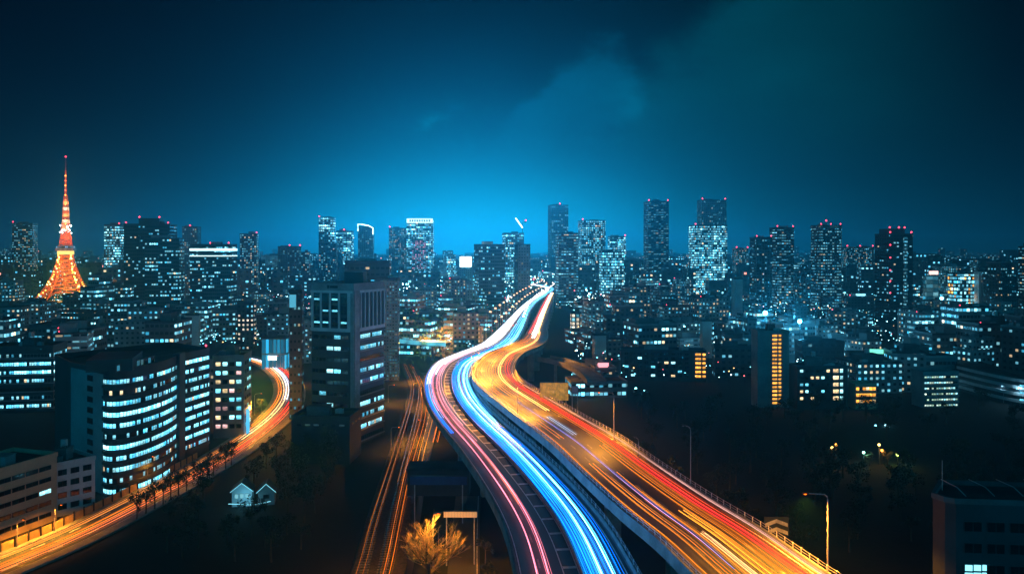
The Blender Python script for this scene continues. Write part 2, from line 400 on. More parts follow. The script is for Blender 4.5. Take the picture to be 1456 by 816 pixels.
def railing(R, off, h0, name_parent, edge=False, t1=0.5, posts=95, mt=None):
    m = MB()
    for hh in (0.45, 0.9):
        m.tube([R.at((R.w[i] if edge else 0)+off, i, h0+hh, raw=True) for i in range(int(t1*(R.N-1))+1)], 0.055, 4)
    m.build('rail', STEEL, name_parent)
    pm = MB(); pm.box(0, 0, 0.47, 0.12, 0.12, 0.94); pm.box(0, 0, 0.9, 0.2, 0.2, 0.1)
    me = pm.mesh('post', mt)
    tot = t1*R.len
    for k in range(posts):
        f = k/(posts-1)*t1*(R.N-1); i = int(f); fr = f-i; i2 = min(i+1, R.N-1)
        a, b = R.at((R.w[i] if edge else 0)+off, i, h0, raw=True), R.at((R.w[i2] if edge else 0)+off, i2, h0, raw=True)
        link('post', me, name_parent, tuple(a[j]*(1-fr)+b[j]*fr for j in range(3)), math.atan2(R.d[i][1], R.d[i][0]))
def viaduct(R, label, pier_off, t_rail, right_rail, gore=None):
    th = thing('viaduct', label, 'elevated road', (R.p[0][0], R.p[0][1], 0))
    base = th
    def build(m, name, mt):
        o_ = m.build(name, mt, None); o_.parent = base; o_.matrix_parent_inverse = base.matrix_world.inverted(); o_.location = (0, 0, 0)
        o_.matrix_parent_inverse.identity(); o_.location = (-R.p[0][0], -R.p[0][1], 0); return o_
    m = MB(); R.profile(m, [(0.0, -0.02), (0.0, -1.0), (3.0, -2.6), (E-3.0, -2.6), (E, -1.0), (E, -0.02)][::-1]); build(m, 'deck', CONC)
    m = MB(); R.ribbon(m, 0.02, 0.98, 0.0, frac=True); build(m, 'roadway', ASPHALT)
    m = MB(); R.profile(m, [(-0.45, -1.3), (-0.45, 0.95), (-0.05, 0.95), (0.0, 0.0), (-0.02, -1.3)]); build(m, 'parapet', CONC)
    m = MB(); R.profile(m, [(E+0.02, -1.3), (E, 0.0), (E+0.05, 0.95), (E+0.45, 0.95), (E+0.45, -1.3)]); build(m, 'parapet', CONC)
    for i in range(int(14/R.step), int(R.N*.4), max(1, int(32/R.step))):
        m = MB(); a, b, c_, d_ = (R.at(f, i, .003, True) for f in (.03, .97, .97, .03)); e = R.d[i]*.35
        m.face([a, b, (c_[0]+e[0], c_[1]+e[1], c_[2]), (d_[0]+e[0], d_[1]+e[1], d_[2])]); build(m, 'expansion_joint', DSTEEL)
    # piers with a hammerhead cap
    st = int(38/R.step)
    for i in range(int(10/R.step), R.N, st):
        c = R.at(R.w[i]/2, i, 0, raw=True); a = math.atan2(R.d[i][1], R.d[i][0]); pm = MB(); zt = R.z-2.62
        pm.box(0, 0, zt/2-0.9, 2.2, 3.4, zt-1.8); 
        foot = lambda hw: [(-1.2, -hw), (1.2, -hw), (1.2, hw), (-1.2, hw)]
        A, B = foot(2.0), foot(R.w[i]/2-2.5)
        for k in range(4): pm.face([(*A[k], zt-2.4), (*A[(k+1) % 4], zt-2.4), (*B[(k+1) % 4], zt-0.9), (*B[k], zt-0.9)])
        pm.prism(B, zt-0.9, zt)
        pm.build('pier', CONC, th, (c[0]-R.p[0][0], c[1]-R.p[0][1], 0), a)
    return th, build
tl, buildL = viaduct(RL, 'concrete elevated expressway with white, blue and pink traffic trails', None, 0.4, True)
tr, buildR = viaduct(RR, 'concrete elevated expressway glowing orange with red traffic trails, right of the blue-lit one', None, 0.4, True)
m = MB(); RL.ribbon(m, 0.55, 0.75, 0.004); buildL(m, 'edge_line', PAINT)
m = MB(); RL.ribbon(m, 7.75, 7.95, 0.004, 0, 0.5); buildL(m, 'edge_line', PAINT)
m = MB(); RL.ribbon(m, 10.35, 10.55, 0.004, 0, 0.5); buildL(m, 'edge_line', PAINT)
m = MB(); RL.ribbon(m, 18.3, 18.5, 0.004, 0, 0.5); buildL(m, 'edge_line', PAINT)
dashes(RL, None, 4.1, 0.004, t1=0.4, each=buildL); dashes(RL, None, 14.4, 0.004, t1=0.4, each=buildL)
for i in range(2, int(0.33*RL.N), 2):       # bars across the gore between the two carriageways
    m = MB(); a, b = RL.at(8.0, i, 0.004), RL.at(10.3, i, 0.004); d = RL.d[i]*0.5
    m.face([(a[0]-d[0], a[1]-d[1], a[2]), (b[0]-d[0], b[1]-d[1], b[2]), (b[0]+d[0], b[1]+d[1], b[2]), (a[0]+d[0], a[1]+d[1], a[2])]); buildL(m, 'gore_bar', PAINT)
m = MB(); RL.profile(m, [(10.62, 0.0), (10.62, 0.75), (10.78, 0.75), (10.9, 0.0)], 0.0, 0.6); buildL(m, 'median_barrier', CONC)
for off in (0.7, 18.9): 
    m = MB(); RR.ribbon(m, off-0.1, off+0.1, 0.004, 0, 0.35); buildR(m, 'edge_line', PAINT)
for off in (5.4, 10.0, 14.6):
    dashes(RR, None, off, 0.004, t1=0.36, each=buildR)
for R, lab, edge, t1 in ((RL, 'pale steel guard railing along the right edge of the blue-lit carriageway', True, 0.26), (RR, 'pale steel guard railing on the outer right parapet of the orange-lit viaduct', True, 0.28),
                         (RR, 'dark steel guard railing on the inner left parapet of the orange-lit viaduct', False, 0.28)):
    t = thing('guard_railing', lab, 'railing', (0, 0, 0), 0, 'guard railings on the viaducts')
    railing(R, 0.25 if edge else -0.25, 0.95, t, edge, t1, mt=PAINT if 'pale' in lab else STEEL)

# street at ground level on the left, and the railway / lower road
SPX = [(-60,846),(-20,828),(60,796),(140,760),(200,728),(260,695),(330,655),(385,616),(416,586),(427,562),(423,542),(408,526),(385,514),(350,506)]
RS = Road(SPX[::1], 0.3, -11.0, -11.0)
m = MB(); RS.ribbon(m, 0.0, -11.0, 0.0); o = m.build('road', ASPHALT); o['kind'] = 'structure'
m = MB(); RS.profile(m, [(-11.0, -0.3), (-11.0, 0.14), (-12.8, 0.14), (-12.8, -0.3)][::-1]); o = m.build('pavement', CONC); o['kind'] = 'structure'
m = MB(); RS.profile(m, [(0.0, -0.3), (0.0, 0.14), (2.5, 0.14), (2.5, -0.3)]); o = m.build('pavement', CONC); o['kind'] = 'structure'
m = MB(); RS.ribbon(m, -5.4, -5.55, 0.004); RS.ribbon(m, -0.5, -0.65, 0.004); RS.ribbon(m, -10.4, -10.55, 0.004); dashes(RS, m, -2.9, 0.004); dashes(RS, m, -8.0, 0.004); o = m.build('road_marking', PAINT); o['kind'] = 'structure'

t = thing('sound_wall', 'low ochre noise barrier along the far side of the left street', 'barrier')
m = MB(); RS.profile(m, [(-12.9, 0.0), (-12.9, 1.9), (-13.2, 1.9), (-13.2, 0.0)], 0, .28); m.build('panel', plain('ochre_panel', (.48, .30, .12), .7, 0, .25, .6), t)
pm = MB(); pm.box(0, 0, 1.25, .3, .3, 2.5); me = pm.mesh('post', DSTEEL)
for i in range(0, int(RS.N*.28), 1): link('post', me, t, RS.at(-12.82, i), math.atan2(RS.d[i][1], RS.d[i][0]))

KPX = [(470,900),(502,816),(522,745),(545,675),(562,625),(574,590),(581,565),(582,545),(574,525),(566,510)]
RK = Road(KPX, 0.4, 12.5, 9.0)
m = MB(); RK.profile(m, [(-0.8, -0.4), (-0.4, 0.0), (E-1.0, 0.0), (E-0.5, -0.4)][::-1]); o = m.build('ballast_bed', BALLAST); o['kind'] = 'structure'
for off, lab in ((1.9, 'railway track with sleepers, left one of the pair below the viaduct'), (6.4, 'railway track with sleepers, right one of the pair below the viaduct')):
    t = thing('railway_track', lab, 'railway track', (0, 0, 0), 0, 'railway tracks')
    for s_ in (-0.72, 0.72):
        m = MB(); RK.profile(m, [(off+s_-0.07, 0.16), (off+s_-0.07, 0.32), (off+s_+0.07, 0.32), (off+s_+0.07, 0.16)], 0, 0.85); m.build('rail', RAILSTEEL, t)
    sm = MB(); sm.box(0, 0, 0.08, 0.26, 2.6, 0.18); me = sm.mesh('sleeper', TIMBER)
    for k in range(98):
        f = k*1.5/RK.step; i = int(f); fr = f-i
        if i+1 >= RK.N: break
        a, b = RK.at(off, i), RK.at(off, i+1)
        link('sleeper', me, t, tuple(a[j]*(1-fr)+b[j]*fr for j in range(3)), math.atan2(RK.d[i][1], RK.d[i][0]))
# lower orange road right of the track
OPX = [(520,880),(541,816),(556,745),(571,672),(583,630),(592,600),(596,575),(593,550),(584,530)]
RO = Road(OPX, 0.3, 6.5, 11.0)
m = MB(); RO.ribbon(m, 0, 1, 0.0, frac=True); o = m.build('road', ASPHALT); o['kind'] = 'structure'
m = MB(); RO.ribbon(m, 0.4, 0.55, 0.004); dashes(RO, m, 3.2, 0.004); o = m.build('road_marking', PAINT); o['kind'] = 'structure'
# dark service road under the gantry
UP = [(628,905),(636,816),(641,760),(645,730),(648,705)]
RU = Road(UP, 0.3, 7.0)
m = MB(); RU.ribbon(m, 0, 1, 0.0, frac=True); o = m.build('road', ASPHALT); o['kind'] = 'structure'
m = MB(); RU.ribbon(m, 6.3, 6.5, 0.004); o = m.build('road_marking', PAINT); o['kind'] = 'structure'

# ------------------------------------------------------------------ traffic light trails (long-exposure streaks built as tubes of light over the lanes)
def streak(name, col, strength, light):
    """light of one traffic streak, uneven along its length because traffic is"""
    def f(t, m):
        m.cycles.emission_sampling = 'AUTO' if light else 'NONE'
        co = t.new('ShaderNodeTexCoord').outputs['Object']
        n = t.noise(co, 0.035, 4.0, 0.6); n2 = t.noise(co, 0.4, 2.0, 0.6)
        k = t.m('ADD', 0.30, t.m('MULTIPLY', t.m('ADD', t.m('MULTIPLY', n, 0.75), t.m('MULTIPLY', n2, 0.25)), 1.45))
        e = t.new('ShaderNodeEmission'); t.put(e.inputs[0], col); t.put(e.inputs[1], t.m('MULTIPLY', strength, k))
        return e.outputs[0]
    return mat(name, f)
TRR = random.Random(91)
def trail(R, off, t0, t1, h, col, strength, r=0.14, sep=0.7, label='', group='', frac=False, light=True):
    me = MB(); i0, i1 = int(t0*(R.N-1)), int(t1*(R.N-1)); n_ = i1-i0+1
    ph = TRR.random()*6; amp = 0.22
    lines = []
    for s_ in ((-sep, sep) if sep else (0,)):
        lines.append((s_, h, r*.8, 0, i0, i1))
        for q in range(3):      # weaker lamps of other vehicles in the same lane
            a0 = i0 if t0 == 0 else min(i1-1, i0+int(TRR.random()*n_*.25)); a1 = max(a0+1, i1-int(TRR.random()*n_*.3))
            lines.append((s_+TRR.uniform(-.55, .55), h+TRR.uniform(-.25, .5), r*TRR.uniform(.22, .42), 1, a0, a1))
    for s_, hh, rr_, mi, a0, a1 in lines:
        pts = []
        for i in range(a0, a1+1):
            o_ = off+s_+amp*math.sin(i*0.11+ph+(rr_*40 if mi else 0)); pts.append(R.at(o_, i, hh))
        if len(pts) > 2:
            # the streak thins out at its ends
            for (lo, hi, ta) in ((0, min(6, len(pts)//2), None),): pass
            me.tube(pts, rr_, 4, mi, cap=True)
    nm = 'trail_%s_%s' % (tuple(round(c, 2) for c in col), strength)
    o_ = me.build('light_trail', [streak(nm, col, strength, light), streak(nm+'_weak', col, strength*.55, False)]); tag(o_, label, 'light trail', group); return o_
WH, BL, CY, PK, RD, ORG, YL, VI = (0.80, 0.93, 1.0), (0.0, 0.15, 1.0), (0.01, 0.32, 1.0), (1.0, 0.22, 0.32), (1.0, 0.02, 0.025), (1.0, 0.22, 0.012), (1.0, 0.34, 0.03), (0.30, 0.30, 1.0)
G1, G2, G3, G4, G5 = 'traffic trails on the pink carriageway', 'traffic trails on the blue carriageway', 'traffic trails on the orange viaduct', 'traffic trails on the left street', 'traffic trails on the lower road'
WB_ = (0.14, 0.58, 1.0)
for off, t0, t1, h, c, s_, r, sep, lab in (
    (3.9, 0, 0.34, 0.8, PK, 3.6, 0.10, 0.95, 'pair of pink red streaks nearest the camera on the left carriageway'),
    (2.4, 0.14, 0.62, 0.8, PK, 3.4, 0.07, 0.6, 'thin pink streaks beside the left parapet of the left carriageway'),
    (6.4, 0.12, 0.5, 0.9, (1.0, .45, .5), 3.0, 0.06, 0.5, 'thin pale pink streaks beside the striped gore'),
    (5.4, 0.10, 0.45, 0.7, (1.0, .3, .4), 2.6, 0.05, 0.5, 'very thin rosy streaks in the right lane before the bend'),
    (3.0, 0.21, 1.0, 0.8, WH, 7.0, 0.17, 0.8, 'broad white streaks sweeping round the bend on the left carriageway'),
    (1.5, 0.19, 0.8, 0.7, (.85, .9, 1.0), 6.0, 0.2, 0.5, 'white streaks hugging the outer parapet at the bend'),
    (4.2, 0.24, 0.9, 0.7, (.95, .9, 1.0), 6.0, 0.16, 0.5, 'white streaks in the middle of the left carriageway bend'),
    (5.4, 0.28, 1.0, 0.8, (1.0, .8, .8), 6.0, 0.15, 0.8, 'white streaks in the second lane beyond the bend'),
    (7.0, 0.30, 1.0, 0.8, (1.0, .85, .9), 6.0, 0.16, 0.4, 'white streaks beside the gore beyond the bend'),
    (1.0, 0.11, 0.24, 0.6, BL, 5.0, 0.10, 0.3, 'short blue streak along the outer parapet before the bend'),
    (1.8, 0.13, 0.26, 0.9, (.25, .5, 1.0), 3.5, 0.07, 0.4, 'short pale blue streak left of the pink pair before the bend'),
    (4.6, 0.05, 0.17, 0.8, ORG, 3.0, 0.05, 0.0, 'thin orange streak between the pink ones on the left carriageway')):
    trail(RL, off, t0, t1, h, c, s_, r, sep, lab, G1)
for off, t0, t1, h, c, s_, r, sep, lab in (
    (14.9, 0, 0.30, 0.8, (.10, .50, 1.0), 13.0, 0.14, 0.95, 'pair of bright white streaks nearest the camera on the blue carriageway'),
    (12.1, 0, 0.40, 0.7, CY, 3.0, 0.06, 0.6, 'cyan streaks beside the median barrier of the blue carriageway'),
    (13.2, 0.0, 0.5, 0.6, BL, 5.0, 0.09, 0.6, 'deep blue streaks in the left lane of the blue carriageway'),
    (11.6, 0.0, 0.4, 0.5, BL, 4.5, 0.07, 0.4, 'deep blue streaks close along the median barrier'),
    (14.4, 0.0, 0.4, 0.5, BL, 5.0, 0.07, 0.5, 'deep blue streaks between the bright white pair'),
    (12.7, 0.0, 0.33, 0.9, (.02, .3, 1.), 3.5, 0.06, 0.5, 'thin azure streaks left of the white pair'),
    (16.6, 0.12, 0.5, 0.8, WB_, 8.0, 0.13, 0.6, 'pale streaks in the right lane of the blue carriageway'),
    (15.4, 0.30, 1.0, 0.8, WB_, 6.0, 0.15, 0.9, 'broad pale streaks far along the blue carriageway'),
    (12.0, 0.30, 1.0, 0.8, (0.2, .6, 1.0), 5.0, 0.13, 0.8, 'light blue streaks far along the blue carriageway'),
    (11.4, 0.05, 0.32, 1.8, CY, 2.6, 0.05, 0.0, 'thin high cyan streak above the median barrier'),
    (16.9, 0.0, 0.25, 0.7, BL, 5.0, 0.06, 0.0, 'thin deep blue streak right of the white pair'),
    (17.7, 0.13, 0.3, 1.2, CY, 2.6, 0.05, 0.0, 'thin cyan streak by the right railing at the bend')):
    trail(RL, off, t0, t1, h, c, s_, r, sep, lab, G2)
for off, t0, t1, h, c, s_, r, sep, lab in (
    (15.9, 0, 0.36, 0.9, RD, 3.4, 0.055, 0.5, 'pair of red streaks in the outer lane of the orange viaduct'),
    (17.2, 0, 0.33, 0.8, (1.0, .07, .015), 2.6, 0.045, 0.4, 'red orange streaks beside the outer parapet'),
    (18.6, 0, 0.24, 1.1, (1.0, .5, .42), 2.4, 0.045, 0.0, 'thin pale red streak just inside the outer railing'),
    (14.4, 0.0, 0.40, 0.8, ORG, 2.0, 0.04, 0.5, 'orange streaks left of the red pair'),
    (6.7, 0.02, 0.19, 0.9, VI, 1.8, 0.05, 0.0, 'thin violet streak in the middle of the orange viaduct'),
    (4.4, 0, 0.10, 0.7, (1.0, .27, .018), 2.6, 0.05, 0.5, 'amber streaks in the inner lane at the near end'),
    (1.6, 0, 0.42, 0.8, (1.0, .27, .018), 2.4, 0.055, 0.0, 'orange streak hugging the inner left parapet'),
    (11.2, 0.0, 0.055, 0.7, YL, 3.4, 0.07, 0.5, 'short yellow streaks at the near end of the orange viaduct'),
    (9.0, 0.0, 0.04, 0.7, (1.0, .5, .2), 3.5, 0.08, 0.4, 'short pale streaks nearest the camera on the orange viaduct'),
    (7.6, 0.0, 0.09, 0.7, (1.0, .27, .018), 2.6, 0.05, 0.5, 'amber streaks left of the short pale ones'),
    (12.8, 0.0, 0.12, 0.7, (1.0, .27, .018), 2.2, 0.05, 0.5, 'dim amber streaks right of the short yellow ones'),
    (9.4, 0.135, 0.165, 0.7, (0.55, .7, 1.0), 1.4, 0.07, 0.4, 'short bluish streak on the middle of the orange viaduct'),
    (4.0, 0.13, 0.42, 0.8, (1.0, .27, .018), 2.6, 0.04, 0.6, 'amber streaks in the inner lane of the orange bend'),
    (8.2, 0.19, 0.45, 0.8, YL, 3.0, 0.045, 0.6, 'yellow streaks in the middle lanes at the orange bend'),
    (10.4, 0.19, 0.45, 0.8, (1.0, .27, .018), 2.4, 0.04, 0.5, 'amber streaks right of the yellow ones at the orange bend'),
    (12.6, 0.17, 0.47, 0.8, (1.0, .40, .10), 6.0, 0.09, 0.5, 'bright pale streaks along the inside of the orange bend'),
    (6.0, 0.23, 0.48, 0.8, ORG, 3.0, 0.05, 0.6, 'strong orange streaks around the outside of the orange bend'),
    (2.8, 0.25, 0.48, 0.8, (1.0, .27, .018), 2.6, 0.04, 0.5, 'amber streaks along the outer edge of the orange bend'),
    (8.5, 0.43, 1.0, 0.8, (1.0, .88, .75), 8.0, 0.26, 0.9, 'broad white streaks on the straight beyond the orange bend'),
    (6.2, 0.45, 1.0, 0.8, (1.0, .80, .65), 6.0, 0.14, 0.6, 'white streaks left of the broad ones beyond the orange bend'),
    (10.8, 0.46, 1.0, 0.8, (1.0, .55, .2), 8.0, 0.24, 0.7, 'orange white streaks on the far right of the distant straight'),
    (3.2, 0.46, 0.95, 0.8, (1.0, .10, .08), 3.5, 0.14, 0.7, 'red streaks along the left of the distant straight')):
    trail(RR, off, t0, t1, h, c, s_, r, sep, lab, G3)
for off, t0, t1, h, c, s_, r, sep, lab in (
    (-8.4, 0.0, 0.62, 0.8, (1.0, .30, .05), 2.4, 0.06, 0.6, 'pale orange streaks in the far lane of the left street'),
    (-7.2, 0.35, 0.97, 0.8, (1.0, .60, .30), 4.0, 0.11, 0.7, 'pale amber streaks sweeping round the bend of the left street'),
    (-5.9, 0.55, 0.97, 0.8, (0.75, .8, 1.0), 5.0, 0.12, 0.6, 'bluish white streaks on the bend of the left street'),
    (-9.8, 0.40, 0.97, 0.8, ORG, 4.0, 0.09, 0.5, 'orange streaks on the inside of the left street bend'),
    (-3.0, 0.3, 0.9, 0.8, RD, 3.5, 0.10, 0.6, 'red tail light streaks in the near lanes of the left street'),
    (-1.7, 0.0, 0.8, 0.9, (1.0, .2, .06), 2.2, 0.07, 0.6, 'dim red orange streaks by the near kerb of the left street'),
    (-4.4, 0.0, 0.5, 0.8, ORG, 2.2, 0.07, 0.6, 'dim orange streaks in the middle of the left street')):
    trail(RS, off, t0, t1, h, c, s_, r, sep, lab, G4)
for R, off, t0, t1, h, c, s_, r, sep, lab in (  # tubes over the tracks are added gleam on the rails, no train
    (RK, 1.9, 0.05, 0.92, 0.9, (1.0, .26, .02), 1.2, 0.035, 0.72, 'amber tubes added as gleam along the left railway track'),
    (RK, 6.4, 0.25, 0.92, 0.9, (1.0, .30, .02), 1.2, 0.035, 0.72, 'golden tubes added as gleam along the right railway track'),
    (RO, 1.6, 0.0, 0.95, 0.8, ORG, 2.4, 0.045, 0.6, 'amber streaks along the left lane of the lower road'),
    (RO, 4.2, 0.25, 0.95, 0.8, YL, 2.4, 0.05, 0.6, 'yellow streaks along the right lane of the lower road'),
    (RO, 7.2, 0.45, 0.98, 0.8, ORG, 3.0, 0.08, 0.6, 'orange streaks on the widened far part of the lower road')):
    trail(R, off, t0, t1, h, c, s_, r, sep, lab, G5)

# ------------------------------------------------------------------ street lamps
def add_light(name, parent, loc, energy, col, radius=0.25, spot=None):
    l = bpy.data.lights.new(name, 'SPOT' if spot else 'POINT'); l.energy = energy; l.color = col; l.shadow_soft_size = radius
    if spot: l.spot_size = math.radians(spot); l.spot_blend = 0.7
    o_ = bpy.data.objects.new(name, l); COL.objects.link(o_); o_.parent = parent; o_.location = loc; return o_
LAMP_ME = {}
def street_lamp(x, y, z, ht, rz, label, group, mt=SODIUM, energy=0, col=(1.0, 0.36, 0.03), arm=2.4, polemat=None, r=0.10, hs=1.0, spot=150, lit=True):
    t = thing('street_lamp', label, 'street lamp', (x, y, z), rz, group)
    key = (round(ht, 1), mt.name, arm, r, hs, lit)
    if key not in LAMP_ME:
        a = MB(); a.tube([(0, 0, 0), (0, 0, ht*0.5), (0, 0, ht-0.9)], r, 6, taper=0.7); a.tube([(0, 0, 0), (0, 0, 0.9)], r*1.7, 6)
        b = MB(); b.tube([(0, 0, ht-0.95), (0.12, 0, ht-0.35), (0.5, 0, ht-0.05), (arm, 0, ht+0.12)], r*0.62, 5)
        c = MB(); c.box(arm+0.3*hs, 0, ht+0.16, 1.0*hs, 0.42*hs, 0.14); c.box(arm+0.3*hs, 0, ht+0.25, 0.7*hs, 0.26*hs, 0.08)
        d = MB(); d.ball((arm+0.32*hs, 0, ht+0.05), 0.26*hs, 8, 5, sz=0.55)
        LAMP_ME[key] = (a.mesh('pole', polemat or STEEL), b.mesh('arm', polemat or STEEL), c.mesh('lamp_head', DSTEEL), d.mesh('bulb', mt if lit else FRAMEW))
    for nm, me in zip(('pole', 'arm', 'lamp_head', 'bulb'), LAMP_ME[key]): link(nm, me, t)
    if energy: add_light('lamp_light', t, (arm+0.3*hs, 0, ht-0.35), energy, col, 0.3, spot)
    return t
def lamp_px(x, ybase, ytop, z, **k):
    p = P(x, ybase, z); ht = (ybase-ytop)*p[1]/F
    return street_lamp(p[0], p[1], z, ht, **k)
SG = 'lamps along the orange viaduct'
lamp_px(1177, 812, 702, ZR, rz=math.pi, label='tall curved street lamp with orange glow at the near right parapet', group=SG, energy=110000, arm=3.2, r=0.14)
lamp_px(982, 694, 606, ZR, rz=math.pi*0.9, label='tall thin unlit street lamp halfway along the right parapet', group=SG, arm=1.2, r=0.11, lit=False)
lamp_px(873, 627, 558, ZR, rz=math.pi, label='lit orange street lamp with long arm above the dark park trees', group=SG, energy=50000, arm=3.6, r=0.12)
lamp_px(908, 650, 622, ZR, rz=math.pi*0.9, label='short bare pole lamp on the right parapet between two tall lamps', group=SG, arm=0.6, r=0.10, lit=False)
lamp_px(736, 590, 548, ZR, rz=0.4, label='slim pole lamp on the inner parapet of the orange bend', group=SG, arm=1.5, energy=80000)
for (x, yb, yt, lab) in ((700, 548+20, 520, 'street lamp over the outside of the orange bend'), (678, 538, 492, 'street lamp at the tightest point of the orange bend'), (690, 507, 470, 'street lamp behind the orange bend'), (725, 492, 460, 'street lamp where the orange bend meets the far straight')):
    lamp_px(x, yb, yt, ZR, rz=0.0, label='orange '+lab, group=SG, energy=110000, arm=3.0)
for (f, lab) in ((.30, 'inner end of the orange bend, left of the amber panel'), (.262, 'inner left parapet halfway down the orange straight')):
    i = int(f*(RR.N-1)); q = RR.at(-.6, i)
    street_lamp(q[0], q[1], ZR, 9.5, math.atan2(RR.n[i][1], RR.n[i][0]), 'orange street lamp at the '+lab, SG, energy=90000, arm=2.5)
# string of lamps along the far left parapet of the white carriageway
n = 0
for k, f in enumerate(np.linspace(0.36, 0.93, 40)):
    i = int(f*(RL.N-1)); q = RL.at((-1.0, -7.0)[k % 2], i, 0)
    street_lamp(q[0], q[1], (ZL, 0)[k % 2], (8.5, 29.0)[k % 2], math.atan2(RL.n[i][1], RL.n[i][0]), 'one of the warm lamps in the dotted row along the far white carriageway', 'row of lamps along the far carriageway', glow('warm_lamp', (1.0, .46, .22), 5.0), energy=0, hs=3.3, arm=1.5, r=0.2)
for f in np.linspace(0.40, 0.9, 22):
    i = int(f*(RL.N-1)); q = RL.at(RL.w[i]+1.0, i, 0, raw=True)
    street_lamp(q[0], q[1], ZL, 8.0, math.atan2(-RL.n[i][1], -RL.n[i][0]), 'one of the small white lamps in the row between the two distant carriageways', 'row of lamps between the far carriageways', glow('pale_lamp', (1.0, .80, .72), 7.0), hs=3.4, arm=1.2, r=0.15)
for i, lab in ((3, 'at the left end of the street'), (6, 'in front of the beige office'), (9, 'in front of the pale three bay office')):
    q = RS.at(-12.2, i); street_lamp(q[0], q[1], .44, 6.5, math.atan2(RS.n[i][1], RS.n[i][0]), 'orange street lamp '+lab, 'lamps along the left street', energy=14000, arm=1.6)
# lamps of the left street and the railway
for (x, y, ht, rz, lab, en, mt) in ((346, 612, 9, 0.4, 'street lamp beside the yellow lit trees', 4000, SODIUM), (362, 590, 9, 0.2, 'second street lamp beside the yellow lit trees', 4000, SODIUM),
                                ((425), 548, 9, 3.0, 'street lamp outside the left street bend', 5000, SODIUM), (402, 528, 9, 3.4, 'street lamp at the far end of the left street bend', 6000, SODIUM), (210, 690, 9, -0.6, 'street lamp in front of the curved office', 3500, SODIUM)):
    p = P(x, y, 0.3); street_lamp(p[0], p[1], 0.3, ht, rz, 'orange '+lab, 'lamps along the left street', mt, energy=en*(5 if 'yellow lit' in lab else 1.8), spot=None if 'yellow lit' in lab else 150)
for (x, y, ht, rz, lab, en) in ((552, 572, 8, 0.0, 'left of the railway curve', 5000), (614, 580, 8, 3.1, 'at the foot of the left viaduct', 5000), (606, 628, 8, 3.1, 'over the wide part of the lower road', 5000), (556, 640, 8, 0.0, 'halfway along the railway', 2500), (590, 545, 8, 2.0, 'at the far end of the lower road', 6000)):
    p = P(x, y, 0.3); street_lamp(p[0], p[1], 0.3, ht, rz, 'orange street lamp '+lab, 'lamps along the railway and lower road', energy=en*2.2)
p = P(617, 838, 0.0)
street_lamp(p[0], p[1]-2, 0, 16.3, 0.0, 'orange street lamp shining above the bare lit tree', 'lamps along the railway and lower road', energy=36000, arm=0.6, hs=1.5, spot=175)

# ------------------------------------------------------------------ buildings
RECTS = []       # (x0, x1, y0, y1, D) of hero buildings in photo pixels, for laying out the rest of the town
LAND = []        # landmarks: (phrase, x, y)
def fit_box(x0, x1, ytop, D, ratio, yaw):
    wd = (x1-x0)*D/F; cx_, s_ = X((x0+x1)/2, D), 1.0
    w_ = wd/(abs(math.cos(yaw))+ratio*abs(math.sin(yaw))); d_ = w_*ratio; cyy = D+d_/2
    for _ in range(12):
        c, n_ = math.cos(yaw), math.sin(yaw)
        pts = [(cx_+a*w_/2*c-b*d_/2*n_, cyy+a*w_/2*n_+b*d_/2*c) for a in (-1, 1) for b in (-1, 1)]
        near = min(q[1] for q in pts); cyy += D-near
        xs = [CX+F*q[0]/q[1] for q in pts]; a, b = min(xs), max(xs)
        k = (x1-x0)/(b-a); w_ *= k; d_ *= k; cx_ += X((x0+x1)/2, D)-X((a+b)/2, D)
    return cx_, cyy, w_, d_
def rect(w_, d_, cx_=0.0, cy_=0.0): return [(cx_-w_/2, cy_-d_/2), (cx_+w_/2, cy_-d_/2), (cx_+w_/2, cy_+d_/2), (cx_-w_/2, cy_+d_/2)]
def grow(foot, k):
    cx_ = sum(p[0] for p in foot)/len(foot); cy_ = sum(p[1] for p in foot)/len(foot); out = []
    for p in foot:
        L = math.hypot(p[0]-cx_, p[1]-cy_) or 1; out.append((p[0]+(p[0]-cx_)/L*k, p[1]+(p[1]-cy_)/L*k))
    return out
def roof(th, foot, z, mt=None, par=1.0, pm=None, name='roof'):
    m_ = MB(); o_, i_ = grow(foot, 0.25), grow(foot, -0.35)
    n = len(foot); m_.prism(o_, z, z+par, 0, top=False)
    for k in range(n):
        a, b, c, d = o_[k], o_[(k+1) % n], i_[(k+1) % n], i_[k]
        m_.face([(*a, z+par), (*b, z+par), (*c, z+par), (*d, z+par)])
        m_.face([(*c, z+0.1), (*d, z+0.1), (*d, z+par), (*c, z+par)])
    m_.face([(p[0], p[1], z+0.1) for p in i_], None, 1)
    m_.face([(p[0], p[1], z) for p in reversed(o_)], None, 0)
    return m_.build(name, [pm or WALLG, mt or ROOF], th)
